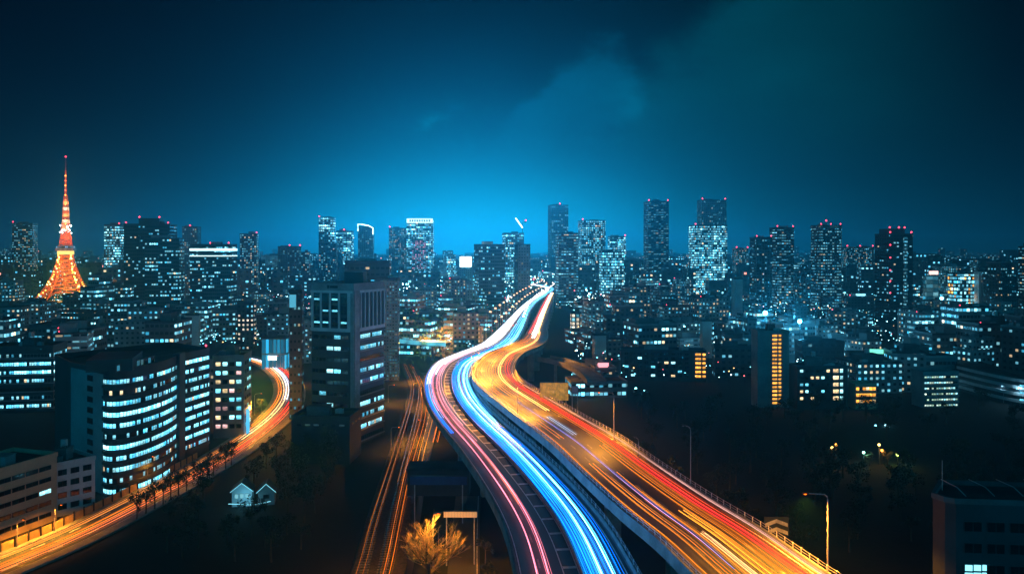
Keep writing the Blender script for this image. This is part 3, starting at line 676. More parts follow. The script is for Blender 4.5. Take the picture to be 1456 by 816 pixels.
def clutter(th, w_, d_, z, rnd, n=None, tank=None):
    pw, pd, ph = w_*rnd.uniform(.25, .5), d_*rnd.uniform(.3, .5), rnd.uniform(2.2, 4.5)
    px_, py_ = rnd.uniform(-.2, .2)*w_, rnd.uniform(-.15, .15)*d_
    b = MB(); b.box(px_, py_, z+ph/2+0.1, pw, pd, ph); b.box(px_, py_, z+ph+0.2, pw+0.4, pd+0.4, 0.2); b.build('stair_house', rnd.choice([WALLG, CONCD, ROOFL]), th)
    for k in range(rnd.randint(1, 3) if n is None else n):
        b = MB(); ux, uy = rnd.uniform(-.38, .38)*w_, rnd.uniform(-.38, .38)*d_; s_ = rnd.uniform(1.2, 2.4)
        b.box(ux, uy, z+0.1+s_*0.4, s_*1.5, s_, s_*0.8); b.box(ux, uy, z+0.1+s_*0.86, s_*0.8, s_*0.8, 0.12); b.build('cooling_unit', STEEL, th)
    if tank if tank is not None else rnd.random() < 0.4:
        b = MB(); tx, ty = px_, py_; r_ = min(pw, pd, 4)*0.3; zz = z+ph+0.3
        b.tube([(tx, ty, zz+0.5), (tx, ty, zz+0.5+r_*1.8)], r_, 10)
        for sx in (-1, 1):
            for sy in (-1, 1): b.box(tx+sx*r_*.6, ty+sy*r_*.6, zz+0.25, 0.15, 0.15, 0.5)
        b.build('water_tank', STEEL, th)
BEACON = None
def beacon(th, x, y, z, r=1.0):
    b = MB(); b.tube([(0, 0, 0), (0, 0, r*1.2)], r*0.25, 5, 1); b.ball((0, 0, r*1.6), r, 6, 4); b.build('beacon', [RED, DSTEEL], th, (x, y, z))

def hero(x0, x1, ytop, D, yvis, name, label, land=None, ratio=0.9, yaw=0.12, mt=None, beacons='', rnd=None, top=None, cat='building', roofm=None, br=None, group=None, par=1.5, clut=True):
    cx_, cyy, w_, d_ = fit_box(x0, x1, ytop, D, ratio, yaw); h = Z(ytop, D)
    th = thing(name, label, cat, (cx_, cyy, 0), yaw, group)
    m_ = MB(); foot = rect(w_, d_); m_.prism(foot, 0, h-par, 0, top=False); m_.build('wall', mt, th)
    roof(th, foot, h-par, ROOF, par, roofm or WALLD)
    r_ = random.Random(int(x0*31+ytop))
    if clut: clutter(th, w_, d_, h-par, r_, n=1, tank=False)
    br = br or max(0.8, 0.95*D/F)
    for ch in beacons:
        bx, by = {'a': (-.46, -.46), 'b': (.46, -.46), 'c': (.46, .46), 'd': (-.46, .46), 'm': (0, -.46)}[ch]
        beacon(th, bx*w_, by*d_, h, br)
    RECTS.append((x0-1, x1+1, ytop-2, yvis, D))
    if land: LAND.append((land, (x0+x1)/2, (ytop+yvis)/2, D))
    return th, w_, d_, h
res = dict(ww=2.8, fh=3.3, wx=.5, wy=.42)
off_ = dict(ww=2.2, fh=3.9, wx=.8, wy=.42)
F_SPECK = facade(**res, lit=.42, warm=.25, bright=3.70, wall=(.12, .12, .125), rows=.2)
F_SPECKD = facade(ww=3.4, fh=3.3, wx=.5, wy=.40, lit=.22, warm=.18, bright=3.70, wall=(.07, .07, .075), rows=.25)
F_BRIGHT = facade(**off_, lit=.75, warm=.04, bright=4.13, wall=(.25, .26, .27), rows=.6)
F_BRIGHT2 = facade(ww=3.0, fh=3.9, wx=.72, wy=.5, lit=.62, warm=.06, bright=4.13, wall=(.2, .21, .22), rows=.4)
F_DARKOFF = facade(**off_, lit=.10, warm=.08, bright=3.92, wall=(.035, .037, .042), rows=.9)
F_OFF = facade(**off_, lit=.30, warm=.05, bright=3.70, wall=(.07, .075, .08), rows=.9)
F_RIB = facade(ww=4.0, fh=3.6, wx=.86, wy=.34, lit=.38, warm=.05, bright=1.52, wall=(.06, .06, .065), rows=.15)
F_RIB2 = facade(ww=3.0, fh=3.3, wx=.8, wy=.30, lit=.62, warm=.08, bright=1.62, wall=(.09, .09, .095), rows=.25)
F_BLUE = facade(ww=3.2, fh=3.6, wx=.5, wy=.4, lit=.16, warm=.1, bright=3.26, wall=(.20, .21, .22), rows=.5)
F_GRID = facade(ww=2.4, fh=3.7, wx=.72, wy=.55, lit=.85, warm=.02, bright=2.94, wall=(.15, .16, .17), rows=.3)
F_PINK = facade(ww=2.6, fh=3.3, wx=.55, wy=.45, lit=.6, warm=.5, bright=3.70, wall=(.15, .14, .14), rows=.1, warmc=(1.0, .38, .5))
def band(th, w_, d_, z, h, mt, out=0.3, name='lit_band'):
    b = MB(); b.prism(rect(w_+2*out, d_+2*out), z, z+h, 0, True, True); return b.build(name, mt, th)

hero(17, 54, 317, 1250, 425, 'apartment_tower', 'tall apartment tower speckled with small windows, left of the orange lattice tower', 'the far left tower', mt=F_SPECK, beacons='a', yaw=.25)
hero(148, 177, 319, 1200, 400, 'office_building', 'bright white office block with strips of lit floors, right of the orange lattice tower', 'the bright white office block', mt=F_BRIGHT, beacons='b', yaw=.1)
t, a, b, h = hero(176, 252, 318, 900, 436, 'office_building', 'huge black office tower with few lit windows, right of the lattice tower', 'the huge black office tower', mt=F_DARKOFF, beacons='ab', yaw=.16, ratio=.7)
m = MB(); m.box(0, 0, h+3.2, a*.45, b*.5, 6.5); m.build('penthouse', WALLD, t); beacon(t, -a*.22, -b*.2, h+6.5, .9); beacon(t, a*.22, -b*.2, h+6.5, .9)
hero(206, 262, 338, 850, 436, 'office_building', 'stepped dark office wing with scattered white windows in front of the huge black tower', None, mt=F_OFF, yaw=.16, ratio=.6, beacons='')
hero(259, 286, 322, 1300, 380, 'office_building', 'slim dark blue tower with red beacon peeking behind the huge black tower', None, mt=F_BLUE, beacons='m')
t, a, b, h = hero(270, 337, 347, 880, 440, 'office_building', 'wide dark office tower with two glowing white bands under a sloped roof', 'the twin banded office', mt=F_OFF, yaw=.04, ratio=.6, beacons='bm')
band(t, a, b, h-7.5, 2.6, PALELIT); band(t, a, b, h-13.5, 1.0, PALELIT)
hero(341, 368, 332, 1150, 420, 'apartment_tower', 'pale apartment tower with speckled windows and lit roof edge, right of the twin-banded office', 'the pale speckled tower', mt=F_SPECK, beacons='b', yaw=.2)
hero(395, 428, 350, 1150, 430, 'apartment_tower', 'blank sided blue apartment slab with red roof lights, left of the slim lit tower', 'the blank sided slab', mt=facade(ww=3.2, fh=3.3, wx=.45, wy=.4, lit=.25, warm=.1, bright=2.61, wall=(.13, .14, .15), rows=.2), beacons='bm', yaw=.3)
hero(428, 441, 358, 1160, 430, 'apartment_building', 'narrow apartment block with a bright column of windows beside the blank slab', None, mt=F_SPECK, yaw=.1)
hero(453, 477, 309, 1250, 400, 'office_tower', 'slim tall tower with bright upper floors and a dark crown', 'the slim bright-topped tower', mt=F_BRIGHT2, beacons='a', yaw=.1)
hero(453, 480, 346, 1200, 402, 'office_building', 'dark lower block standing in front of the slim bright-topped tower', None, mt=F_SPECKD, yaw=.1)
hero(478, 503, 328, 1450, 395, 'office_building', 'white lit office block right of the slim bright-topped tower', 'the white lit office block', mt=F_BRIGHT, beacons='m', yaw=.05)
t, a, b, h = hero(509, 532, 322, 1400, 375, 'office_tower', 'tower with a curved glowing white frame as its crown', 'the glowing crown tower', mt=F_BLUE, yaw=.08, clut=False)
m = MB(); m.tube([(-a/2, -b/2, h-8), (-a/2, -b/2, h+4), (-a*.2, -b/2, h+3.4), (a*.2, -b/2, h+1.4), (a/2, -b/2, h-2.5), (a/2, -b/2, h-14)], 1.1, 5); m.build('crown_frame', glow('crown_white', (.6, .95, 1.), 4.), t)
hero(553, 580, 324, 1500, 395, 'apartment_tower', 'speckled grey apartment tower left of the tower with a lit name band', None, mt=F_SPECK, beacons='a', yaw=.15)
t, a, b, h = hero(578, 617, 312, 1480, 400, 'office_tower', 'broad tower with a white lit band across its top and pinkish lower windows', 'the white topped tower', mt=F_BRIGHT2, yaw=.05, ratio=.7, clut=False)
m = MB(); m.box(0, -b/2-1.2, h-2.5, a*.98, 1.0, 8.0); m.build('sign_band', PALELIT, t)
for k in range(9):
    m = MB(); m.box((-.36+.09*k)*a, -b/2-1.8, h-2.5, a*.05, .4, 4.2); m.box((-.36+.09*k+.02)*a, -b/2-1.8, h-2.5+(k % 3-1)*1.4, a*.03, .5, 1.2); m.build('sign_mark', WALLD, t)
hero(586, 606, 341, 1400, 405, 'apartment_building', 'block with pink and white windows in front of the tower with the white top band', None, mt=F_PINK, yaw=.1)
hero(635, 648, 362, 1300, 392, 'office_building', 'small block with a plain cyan glow left of the glaring white screen', None, mt=F_GRID, yaw=.1)
t, a, b, h = hero(653, 672, 364, 1250, 392, 'office_building', 'low block carrying a glaring white video screen left of the dark blue office', 'the glaring white screen', mt=F_BLUE, yaw=.0, clut=False)
m = MB(); m.box(0, -b/2-.6, h-9, a*.9, .8, 16); m.build('screen', glow('video_white', (.75, .97, 1.), 5.0), t)
t, a, b, h = hero(674, 718, 347, 900, 432, 'office_building', 'dark blue office tower with a pale lit roof band, just left of the far viaduct', 'the dark blue office', mt=facade(**off_, lit=.22, warm=.03, bright=3.48, wall=(.10, .105, .11), rows=.95), yaw=.25, ratio=.9, beacons='')
band(t, a*.98, b*.98, h-1.2, 1.0, PALELIT, .1)
t, a, b, h = hero(714, 745, 331, 1250, 405, 'office_tower', 'pale speckled tower carrying a crane with a lit slanting jib', 'the tower with the crane', mt=F_BRIGHT2, yaw=.1)
CRX, CRY, CRZ = X(743, 1230), 1230.0, Z(331, 1230)
c = thing('tower_crane', 'tower crane with a white lit slanting jib on a rooftop against the sky', 'crane', (CRX, CRY, CRZ))
m = MB(); m.tube([(0, 0, 0), (0, 0, 15)], .5, 4); m.build('mast', DSTEEL, c)
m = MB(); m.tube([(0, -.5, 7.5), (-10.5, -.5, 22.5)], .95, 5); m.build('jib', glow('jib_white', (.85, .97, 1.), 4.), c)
m = MB(); m.tube([(0, 0, 15), (5.0, 0, 17.3)], .3, 4); m.box(4.8, 0, 16.5, 1.6, 1.2, 1.6); m.build('counterweight', DSTEEL, c); beacon(c, 5, 0, 17, 1.2)
hero(731, 754, 347, 900, 415, 'apartment_tower', 'slim plain dark blue tower between the pale speckled tower and the far viaduct', 'the slim plain tower', mt=facade(ww=3.2, fh=3.3, wx=.5, wy=.4, lit=.16, warm=.05, bright=1.96, wall=(.14, .145, .15), rows=.2), yaw=.35)
hero(779, 808, 291, 1650, 400, 'office_tower', 'tallest pale blue tower with sparse lights, behind the viaduct end tower', 'the tallest pale blue tower', mt=facade(ww=4, fh=4.2, wx=.6, wy=.4, lit=.16, warm=.02, bright=3.92, wall=(.22, .23, .24), rows=.8), beacons='m', yaw=.2)
hero(790, 822, 331, 950, 442, 'apartment_tower', 'dark ribbed apartment tower standing right beside the end of the viaduct', 'the viaduct end tower', mt=F_RIB2, yaw=.12, beacons='')
hero(822, 861, 313, 1350, 420, 'apartment_tower', 'bright checkered tower with lit roof edge, right of the dark tower at the viaduct end', 'the bright checkered tower', mt=facade(ww=3.2, fh=3.6, wx=.6, wy=.5, lit=.62, warm=.08, bright=4.13, wall=(.16, .17, .18), rows=.2), beacons='a', yaw=.1)
hero(864, 890, 336, 1500, 385, 'office_building', 'pale office block with two rows of glowing floors left of the tall ribbed tower', None, mt=F_BRIGHT, beacons='b', yaw=.05)
hero(852, 888, 358, 1080, 404, 'office_building', 'dark topped office block with a bright grid of windows left of the tall ribbed tower', 'the bright grid office', mt=F_GRID, yaw=.05)
t, a, b, h = hero(915, 951, 286, 1250, 400, 'apartment_tower', 'very tall dark tower with closely ribbed floors and a domed roof centre', 'the tall ribbed tower', mt=F_RIB, beacons='ab', yaw=.1, clut=False)
m = MB(); m.ball((0, 0, h-2), a*.26, 10, 6, sz=.75); m.build('roof_dome', WALLD, t)
t, a, b, h = hero(979, 1034, 320, 1250, 425, 'office_building', 'broad brilliant office block of glowing grid floors right of the tall ribbed tower', 'the brilliant grid office', mt=F_GRID, yaw=.08, ratio=.6, beacons='a')
hero(991, 1033, 284, 1330, 322, 'office_tower', 'plain blue tower top with red lights rising behind the brilliant grid office', None, mt=F_BLUE, yaw=.08, ratio=.6, beacons='ab')
hero(1041, 1064, 353, 1500, 420, 'apartment_tower', 'small hazy tower with red roof lights between the grid office and the twin towers', None, mt=F_SPECK, beacons='ab', yaw=.1)
hero(1066, 1098, 337, 950, 445, 'apartment_tower', 'left and lower tower of the dark twin apartment towers', 'the lower twin tower', mt=F_SPECKD, beacons='ab', yaw=.15)
hero(1094, 1129, 323, 980, 445, 'apartment_tower', 'right and taller tower of the dark twin apartment towers, ribbed below', 'the taller twin tower', mt=F_RIB2, beacons='ab', yaw=.15)
t, a, b, h = hero(1153, 1197, 320, 930, 450, 'apartment_tower', 'broad ribbed apartment tower with three red roof lights, standing alone right of the twin towers', 'the lone ribbed tower', mt=facade(ww=2.8, fh=3.3, wx=.72, wy=.34, lit=.5, warm=.06, bright=2.17, wall=(.12, .12, .125), rows=.3), beacons='abm', yaw=.12)
beacon(t, 0, 0, h+4, 1.0)
t, a, b, h = hero(1244, 1298, 332, 760, 500, 'apartment_tower', 'black tower with red lights at many levels, tallest on the right side', 'the red lit black tower', mt=facade(ww=3.4, fh=3.4, wx=.6, wy=.36, lit=.16, warm=.12, bright=3.92, wall=(.035, .036, .04), rows=.6), beacons='ab', yaw=.2, ratio=.9)
m = MB(); m.box(-a*.08, 0, h+2.2, a*.66, b*.7, 4.8); m.build('penthouse', WALLD, t)
for q in (-.4, 0, .25): beacon(t, a*q, -b*.34, h+4.6, .8)
for zz in (.86, .72, .58, .46, .33): beacon(t, -a*.5, -b*.5-.5, h*zz, .7)
m = MB(); m.prism(rect(a*.13, 1.2, a*.16, -b/2-.5), 0, h-3); m.build('stair_strip', facade(ww=2.2, fh=3.3, wx=.8, wy=.4, lit=.95, warm=0, bright=0.75, wall=(.15, .2, .22), rows=0), t)
hero(1197, 1243, 351, 1500, 420, 'apartment_building', 'wide hazy apartment slab with even rows of windows and red roof lights', None, mt=F_SPECK, beacons='abm', yaw=.0, ratio=.4)
t, a, b, h = hero(1348, 1385, 388, 800, 432, 'office_building', 'lit office block with white and orange floors and a black roof', 'the orange floored office', mt=facade(ww=2.2, fh=3.6, wx=.85, wy=.6, lit=.85, warm=.22, bright=3.04, wall=(.10, .11, .12), rows=.3, warmc=AMBER), yaw=.1)
hero(1385, 1397, 384, 798, 432, 'office_building', 'blank pale slab wall attached to the right of the office with orange floors', None, mt=WALLW, yaw=.1, ratio=2)
t, a, b, h = hero(1312, 1334, 391, 900, 418, 'office_building', 'pale teal gridded block with a pinkish lit roof sign', 'the teal gridded block', mt=facade(ww=8, fh=4.5, wx=.94, wy=.86, lit=1.0, warm=0, bright=0.35, wall=(.3, .32, .33), rows=0), yaw=.05, ratio=.5, clut=False)
m = MB(); m.box(a*.15, -b*.4, h+2.5, a*.75, .8, 4.0); m.box(-a*.1, -b*.4, h+.4, .3, .3, .8); m.box(a*.4, -b*.4, h+.4, .3, .3, .8); m.build('roof_sign', glow('pink_sign', (1., .62, .55), 2.2), t)
hero(1448, 1475, 350, 850, 450, 'apartment_tower', 'ribbed tower cut off by the right edge of the picture', None, mt=F_RIB2, beacons='a', yaw=.1)
hero(1380, 1400, 402, 1000, 425, 'office_building', 'low pale lit block behind the blank slab on the right', None, mt=F_GRID, yaw=.1)
# middle distance
hero(490, 556, 371, 480, 402, 'office_building', 'broad dark tower with stepped roof rising behind the tall framed office', 'the broad dark tower', mt=facade(ww=3.0, fh=3.8, wx=.7, wy=.35, lit=.22, warm=.5, bright=3.48, wall=(.05, .055, .06), rows=.9), yaw=.1, ratio=.8)
hero(537, 568, 395, 430, 552, 'apartment_tower', 'grey blue tower of tiny dotted windows behind the right side of the framed office', 'the dotted blue tower', mt=facade(ww=1.5, fh=1.7, wx=.5, wy=.35, lit=.55, warm=.03, bright=0.83, wall=(.20, .21, .22), rows=.1), yaw=.1, ratio=.8)
hero(264, 285, 446, 560, 498, 'apartment_building', 'pale blank slab of a block standing alone above the curved office', 'the pale blank slab', mt=WALLW, yaw=.2, ratio=.7)
hero(337, 365, 428, 560, 506, 'apartment_building', 'dark apartment block with columns of cream windows above the left street bend', 'the block of cream windows', mt=facade(ww=2.9, fh=3.2, wx=.42, wy=.42, lit=.62, warm=.75, bright=3.26, wall=(.05, .05, .055), rows=.05, warmc=(1., .82, .6)), yaw=.1)
t, a, b, h = hero(372, 411, 478, 470, 512, 'office_building', 'low blue lit hall with a glaring white sign behind the left street bend', 'the blue lit hall', mt=facade(ww=2.2, fh=9, wx=.8, wy=.9, lit=1., warm=0, bright=0.75, wall=(.2, .25, .28), rows=0, cool=(.03, .5, .9)), yaw=.0, ratio=.5)
m = MB(); m.box(-a*.05, -b/2-.4, h*.35, a*.34, .4, 2.4); m.build('lit_sign', glow('sign_white', (.7, .97, 1.), 6.), t)
t, a, b, h = hero(411, 432, 412, 330, 530, 'office_building', 'dark narrow building with a blue screen high on its left corner', 'the blue screen building', mt=facade(ww=1.6, fh=3.4, wx=.5, wy=.3, lit=.35, warm=.05, bright=1.74, wall=(.06, .065, .07), rows=.2), yaw=.1, ratio=.9)
m = MB(); m.box(-a*.2, -b/2-.3, h-4.6, a*.55, .4, 5.6); m.build('screen_frame', FRAMEW, t)
m = MB(); m.box(-a*.2, -b/2-.53, h-4.6, a*.5, .1, 5.2); m.build('screen', glow('screen_blue', (.12, .6, .85), .75), t)
t, a, b, h = hero(62, 150, 442, 640, 462, 'office_building', 'long low dark building with a row of small white windows below the lattice tower', 'the long low building', mt=facade(ww=2.4, fh=4.5, wx=.5, wy=.3, lit=.5, warm=.1, bright=2.61, wall=(.05, .05, .055), rows=.7), yaw=-.05, ratio=.3)

# ---- real windows as parts
WIN = {}
def window(th, x, y, z, rz, w_, h_, mt, name='window'):
    key = (round(w_, 2), round(h_, 2), mt.name)
    if key not in WIN:
        m_ = MB(); fr = min(.09, h_*.08)
        m_.box(0, -.02, 0, w_, .10, h_, mi=1)
        n_ = max(1, int(round(w_/1.4)))
        for k in range(n_):
            pw = (w_-fr*(n_+1))/n_
            xx = -w_/2+fr+pw/2+k*(pw+fr)
            m_.face([(xx-pw/2, -.085, -h_/2+fr), (xx+pw/2, -.085, -h_/2+fr), (xx+pw/2, -.085, h_/2-fr), (xx-pw/2, -.085, h_/2-fr)], [(k*1.3+.1, 0), (k*1.3+1.2, 0), (k*1.3+1.2, h_), (k*1.3+.1, h_)], 0)
        WIN[key] = m_.mesh(name, [mt, FRAMEW if mt is not GLASSD else WALLD])
    return link(name, WIN[key], th, (x, y, z), rz)
def wgrid(th, a, b, zs, n, w_, h_, lit, pal, rnd, margin=.06, cap=None, run=False):
    L = math.hypot(b[0]-a[0], b[1]-a[1]); rz = math.atan2(b[1]-a[1], b[0]-a[0]); nx, ny = math.sin(rz), -math.cos(rz); c = 0
    for z in zs:
        rowlit = rnd.random()
        for k in range(n):
            f = margin+(1-2*margin)*(k+.5)/n
            p_ = lit*(2*rowlit if run else 1)
            mt = rnd.choice(pal) if rnd.random() < p_ else GLASSD
            window(th, a[0]+(b[0]-a[0])*f+nx*.03, a[1]+(b[1]-a[1])*f+ny*.03, z, rz, w_, h_, mt); c += 1
            if cap and c >= cap: return
def polybuild(name, label, foot, h, wall, land=None, yvis=None, roofm=None, pm=None, par=1.1, seedv=1, clut=True):
    c = (sum(p[0] for p in foot)/len(foot), sum(p[1] for p in foot)/len(foot))
    th = thing(name, label, 'building', (c[0], c[1], 0)); lf = [(p[0]-c[0], p[1]-c[1]) for p in foot]
    m_ = MB(); m_.prism(lf, 0, h-par, 0, top=False); m_.build('wall', wall, th)
    roof(th, lf, h-par, roofm or ROOF, par, pm or wall)
    pr = [proj((p[0], p[1], z)) for p in foot for z in (0, h)]
    RECTS.append((min(q[0] for q in pr), max(q[0] for q in pr), min(q[1] for q in pr), yvis or max(q[1] for q in pr), min(p[1] for p in foot)))
    if land: LAND.append((land, sum(q[0] for q in pr)/len(pr), sum(q[1] for q in pr)/len(pr), c[1]))
    return th, lf
def box_at(cx_, cy_, w_, d_, yaw):
    c, n_ = math.cos(yaw), math.sin(yaw)
    return [(cx_+x*c-y*n_, cy_+x*n_+y*c) for x, y in rect(w_, d_)]
R1 = random.Random(3)

# framed corner office tower
K = np.array((X(503, 285), 285.0)); th_ = math.radians(20)
Lp = K+17.5*np.array((-math.cos(th_), math.sin(th_))); Rp = K+22*np.array((math.sin(th_), math.cos(th_))); Bp = Lp+Rp-K
hT = Z(402, 292)
t, lf = polybuild('office_tower', 'tall corner office with pale stone frames round dark upper windows, left of the railway', [tuple(Lp), tuple(K), tuple(Rp), tuple(Bp)], hT, WALLD, 'the framed corner office', 575, pm=WALLG, par=2.6)
LK = lambda f, o_=0.0: (lf[0][0]+(lf[1][0]-lf[0][0])*f+math.sin(-th_)*o_, lf[0][1]+(lf[1][1]-lf[0][1])*f-math.cos(-th_)*o_)
KR = lambda f, o_=0.0: (lf[1][0]+(lf[2][0]-lf[1][0])*f+math.cos(th_)*o_, lf[1][1]+(lf[2][1]-lf[1][1])*f-math.sin(th_)*o_)
zt = hT-2.6; zu = zt-13.5
def slab(th, pf, f0, f1, z0, z1, o0, o1, name, mt):
    m_ = MB(); m_.prism([pf(f0, o1), pf(f1, o1), pf(f1, o0), pf(f0, o0)], z0, z1, 0, True, True); return m_.build(name, mt, th)
slab(t, LK, -.015, .985, zt-.9, zt-.02, -.2, .45, 'cornice', WALLW); slab(t, LK, -.015, .94, zu-1.2, zu, -.2, .4, 'cornice', WALLW)
for k in range(5): slab(t, LK, (.0, .215, .43, .645, .86)[k], (.05, .25, .465, .68, .925)[k], zu+.01, zt-.91, -.2, .38, 'pier', WALLW)
slab(t, LK, .935, 1.0, 0, zt-.01, -.3, .42, 'corner_pier', WALLG); slab(t, KR, 0.0, .16, 0, zt-.02, -.3, .38, 'corner_pier', CONC)
slab(t, KR, .165, 1.0, zt-.9, zt-.03, -.2, .4, 'cornice', WALLW); slab(t, KR, .165, 1.0, zu-1.2, zu, -.2, .35, 'cornice', WALLW)
for k in range(7): slab(t, KR, .2+.13*k, .225+.13*k, zu+.01, zt-.91, -.2, .3, 'pier', WALLW)
a_, b_ = LK(0), LK(.93)
for k, z in enumerate((zt-2.9, zt-7.0, zt-11.2)):
    for j in range(4):
        q = LK((.05+.215, .25+.43, .465+.645, .68+.86)[j]/2, .03); window(t, q[0], q[1], z, -th_, 2.6, 3.2, GLASSD)
        q = LK((.05+.215, .25+.43, .465+.645, .68+.86)[j]/2, .06); window(t, q[0], q[1], z-1.9+3.2*.5, -th_, 2.4, .7, LCYAN if R1.random() < .5 else GLASSD, 'transom_window')
for k in range(11):
    z = zu-3.2-4.05*k
    if z < 2: break
    q = 0
    for j in range(5):
        f = .095+.175*j; q = LK(f, .03); mt = R1.choice([LCOOL, LCYAN, LCOOL, LPINK]) if R1.random() < (.5 if k in (1, 5, 6) else .32) else GLASSD
        window(t, q[0], q[1], z, -th_, 2.75, 1.5, mt)
    f = .58; q = KR(f, .03); m_ = panes('panes_office', 1.3, .75, 1.9)
    window(t, q[0], q[1], z, math.pi/2-th_, 17.0, 1.6, m_ if R1.random() < .62 else GLASSD)
    slab(t, KR, .17, 1.0, z-1.35, z-1.0, 0, .35, 'floor_band', CONC)
m = MB(); m.box(2, 3, hT+1.5, 7, 8, 4.5); m.build('penthouse', WALLD, t)
m = MB(); m.box(*LK(.55, .5), hT-1.3, 3.2, .12, .9, yaw=-th_); m.box(*LK(.42, .5), hT-1.25, .9, .12, 1.2, yaw=-th_); m.build('roof_logo', WALLD, t)

# curved office on the left street
A, B, C_, C2, Q2, Q = (-112.6, 226.6), (-107.6, 257.5), (-105.2, 279), (-126, 297), (-149, 262), (-133.5, 243.5)
arc = []
for k in range(19):
    f = k/18; g_ = 1-f; p0, p1, p2, p3 = (-117.0, 230.2), (-109.5, 223.0), (-105.0, 243), B
    arc.append(tuple(g_**3*p0[j]+3*g_*g_*f*p1[j]+3*g_*f*f*p2[j]+f**3*p3[j] for j in (0, 1)))
A = arc[0]
wing0 = (-108.2, 263.5)
t, lf = polybuild('office_building', 'curved ten storey office with glowing cyan ribbon windows beside the left street', arc+[wing0, C_, C2, Q2, Q], 36.0, WALLD, 'the curved cyan office', 690, par=1.6)
oc = (t.location[0], t.location[1])
def ribbon_window(th, pts, z, h_, mt, out=.18, name='window', u0=0.0):
    m_ = MB(); u = u0
    for i in range(len(pts)-1):
        a, b = pts[i], pts[i+1]; L = math.hypot(b[0]-a[0], b[1]-a[1]); 
        m_.face([(*a, z), (*b, z), (*b, z+h_), (*a, z+h_)], [(u, 0), (u+L, 0), (u+L, h_), (u, h_)], 0); u += L
    return m_.build(name, mt, th)
def offset_line(pts, o_):
    out = []
    for i, p in enumerate(pts):
        a, b = pts[max(i-1, 0)], pts[min(i+1, len(pts)-1)]; L = math.hypot(b[0]-a[0], b[1]-a[1]); out.append((p[0]+(b[1]-a[1])/L*o_, p[1]-(b[0]-a[0])/L*o_))
    return out
def floor_band(th, pts, z, h_, o0, o1, mt, name='floor_band'):
    I, O = offset_line(pts, o0), offset_line(pts, o1); m_ = MB()
    for i in range(len(pts)-1):
        m_.face([(*O[i], z), (*O[i+1], z), (*O[i+1], z+h_), (*O[i], z+h_)]); m_.face([(*O[i], z+h_), (*O[i+1], z+h_), (*I[i+1], z+h_), (*I[i], z+h_)]); m_.face([(*I[i], z), (*I[i+1], z), (*O[i+1], z), (*O[i], z)])
    for e in (0, -1): m_.face([(*O[e], z), (*O[e], z+h_), (*I[e], z+h_), (*I[e], z)])
    return m_.build(name, mt, th)
la = [(p[0]-oc[0], p[1]-oc[1]) for p in arc]; lw = [(p[0]-oc[0], p[1]-oc[1]) for p in (wing0, C_)]
lwm = [(lw[0][0]+(lw[1][0]-lw[0][0])*f, lw[0][1]+(lw[1][1]-lw[0][1])*f) for f in (.12, .4, .7, 1.0)]
PB = [panes('panes_bright', 0.95, .93, 3.90, mull=.09), panes('panes_mid', 0.95, .8, 2.47, mull=.09), panes('panes_dim', 0.95, .45, 1.43, .06, mull=.09), panes('panes_warm', 0.95, .35, 2.08, .7, mull=.09)]
for k in range(11):
    z = 33.2-3.12*k-1.6
    mt = (PB[1], PB[3], PB[1], PB[0], PB[1], PB[2], PB[0], PB[1], PB[1], PB[2], PB[1])[k]
    ribbon_window(t, offset_line(la[:9], .06), z+.1, 1.2, mt); ribbon_window(t, offset_line(la[8:], .06), z+.1, 1.2, (PB[1], PB[2], PB[1], PB[0], PB[1], PB[1], PB[0], PB[1], PB[2], PB[2], PB[1])[k], u0=9)
    floor_band(t, la, z-1.0, .8, 0, .5, WALLD)
    if k < 10:
        ribbon_window(t, offset_line(lwm, .06), z+.45, 1.2, PB[1] if k not in (0, 5, 8) else PB[0]); floor_band(t, lwm, z-.7, .8, 0, .45, WALLD)
m = MB(); m.prism([(B[0]-oc[0]-1, B[1]-oc[1]+.2), (B[0]-oc[0]+1.0, B[1]-oc[1]+.4), (wing0[0]-oc[0]+1.2, wing0[1]-oc[1]-.2), (wing0[0]-oc[0]-1, wing0[1]-oc[1])], 0, 36.6, 0, True); m.build('stair_core', WALLD, t)
lq = [(Q[0]-oc[0], Q[1]-oc[1]), (A[0]-oc[0], A[1]-oc[1])]
m = MB(); ql = offset_line(lq, .15); m.prism([ql[0], ql[1], lq[1], lq[0]], 0, 35.2, 0, True); m.build('pale_slab_wall', plain('slab_wall', (.30, .31, .32), .75, 0, .2, .12), t)
rzq = math.atan2(A[1]-Q[1], A[0]-Q[0])
for k in range(11):
    q = offset_line([(lq[0][0]+(lq[1][0]-lq[0][0])*.62, lq[0][1]+(lq[1][1]-lq[0][1])*.62), lq[1]], .2)[0]; window(t, q[0], q[1], 32.5-3.12*k, rzq, 3.6, 1.7, GLASSD)
m = MB(); m.box(-4, -8, 37.2, 12, 20, 3.4, yaw=.3); m.build('plant_room', WALLD, t)
m = MB(); m.box(2.5, -9, 36.6, .3, 20, 2.2, yaw=-.1); m.build('roof_screen', facade(ww=2, fh=2.2, wx=.7, wy=.7, lit=.5, warm=0, bright=.7, wall=(.1, .1, .1), rows=0), t)
beacon(t, C_[0]-oc[0]-1, C_[1]-oc[1], 36.2, .35)

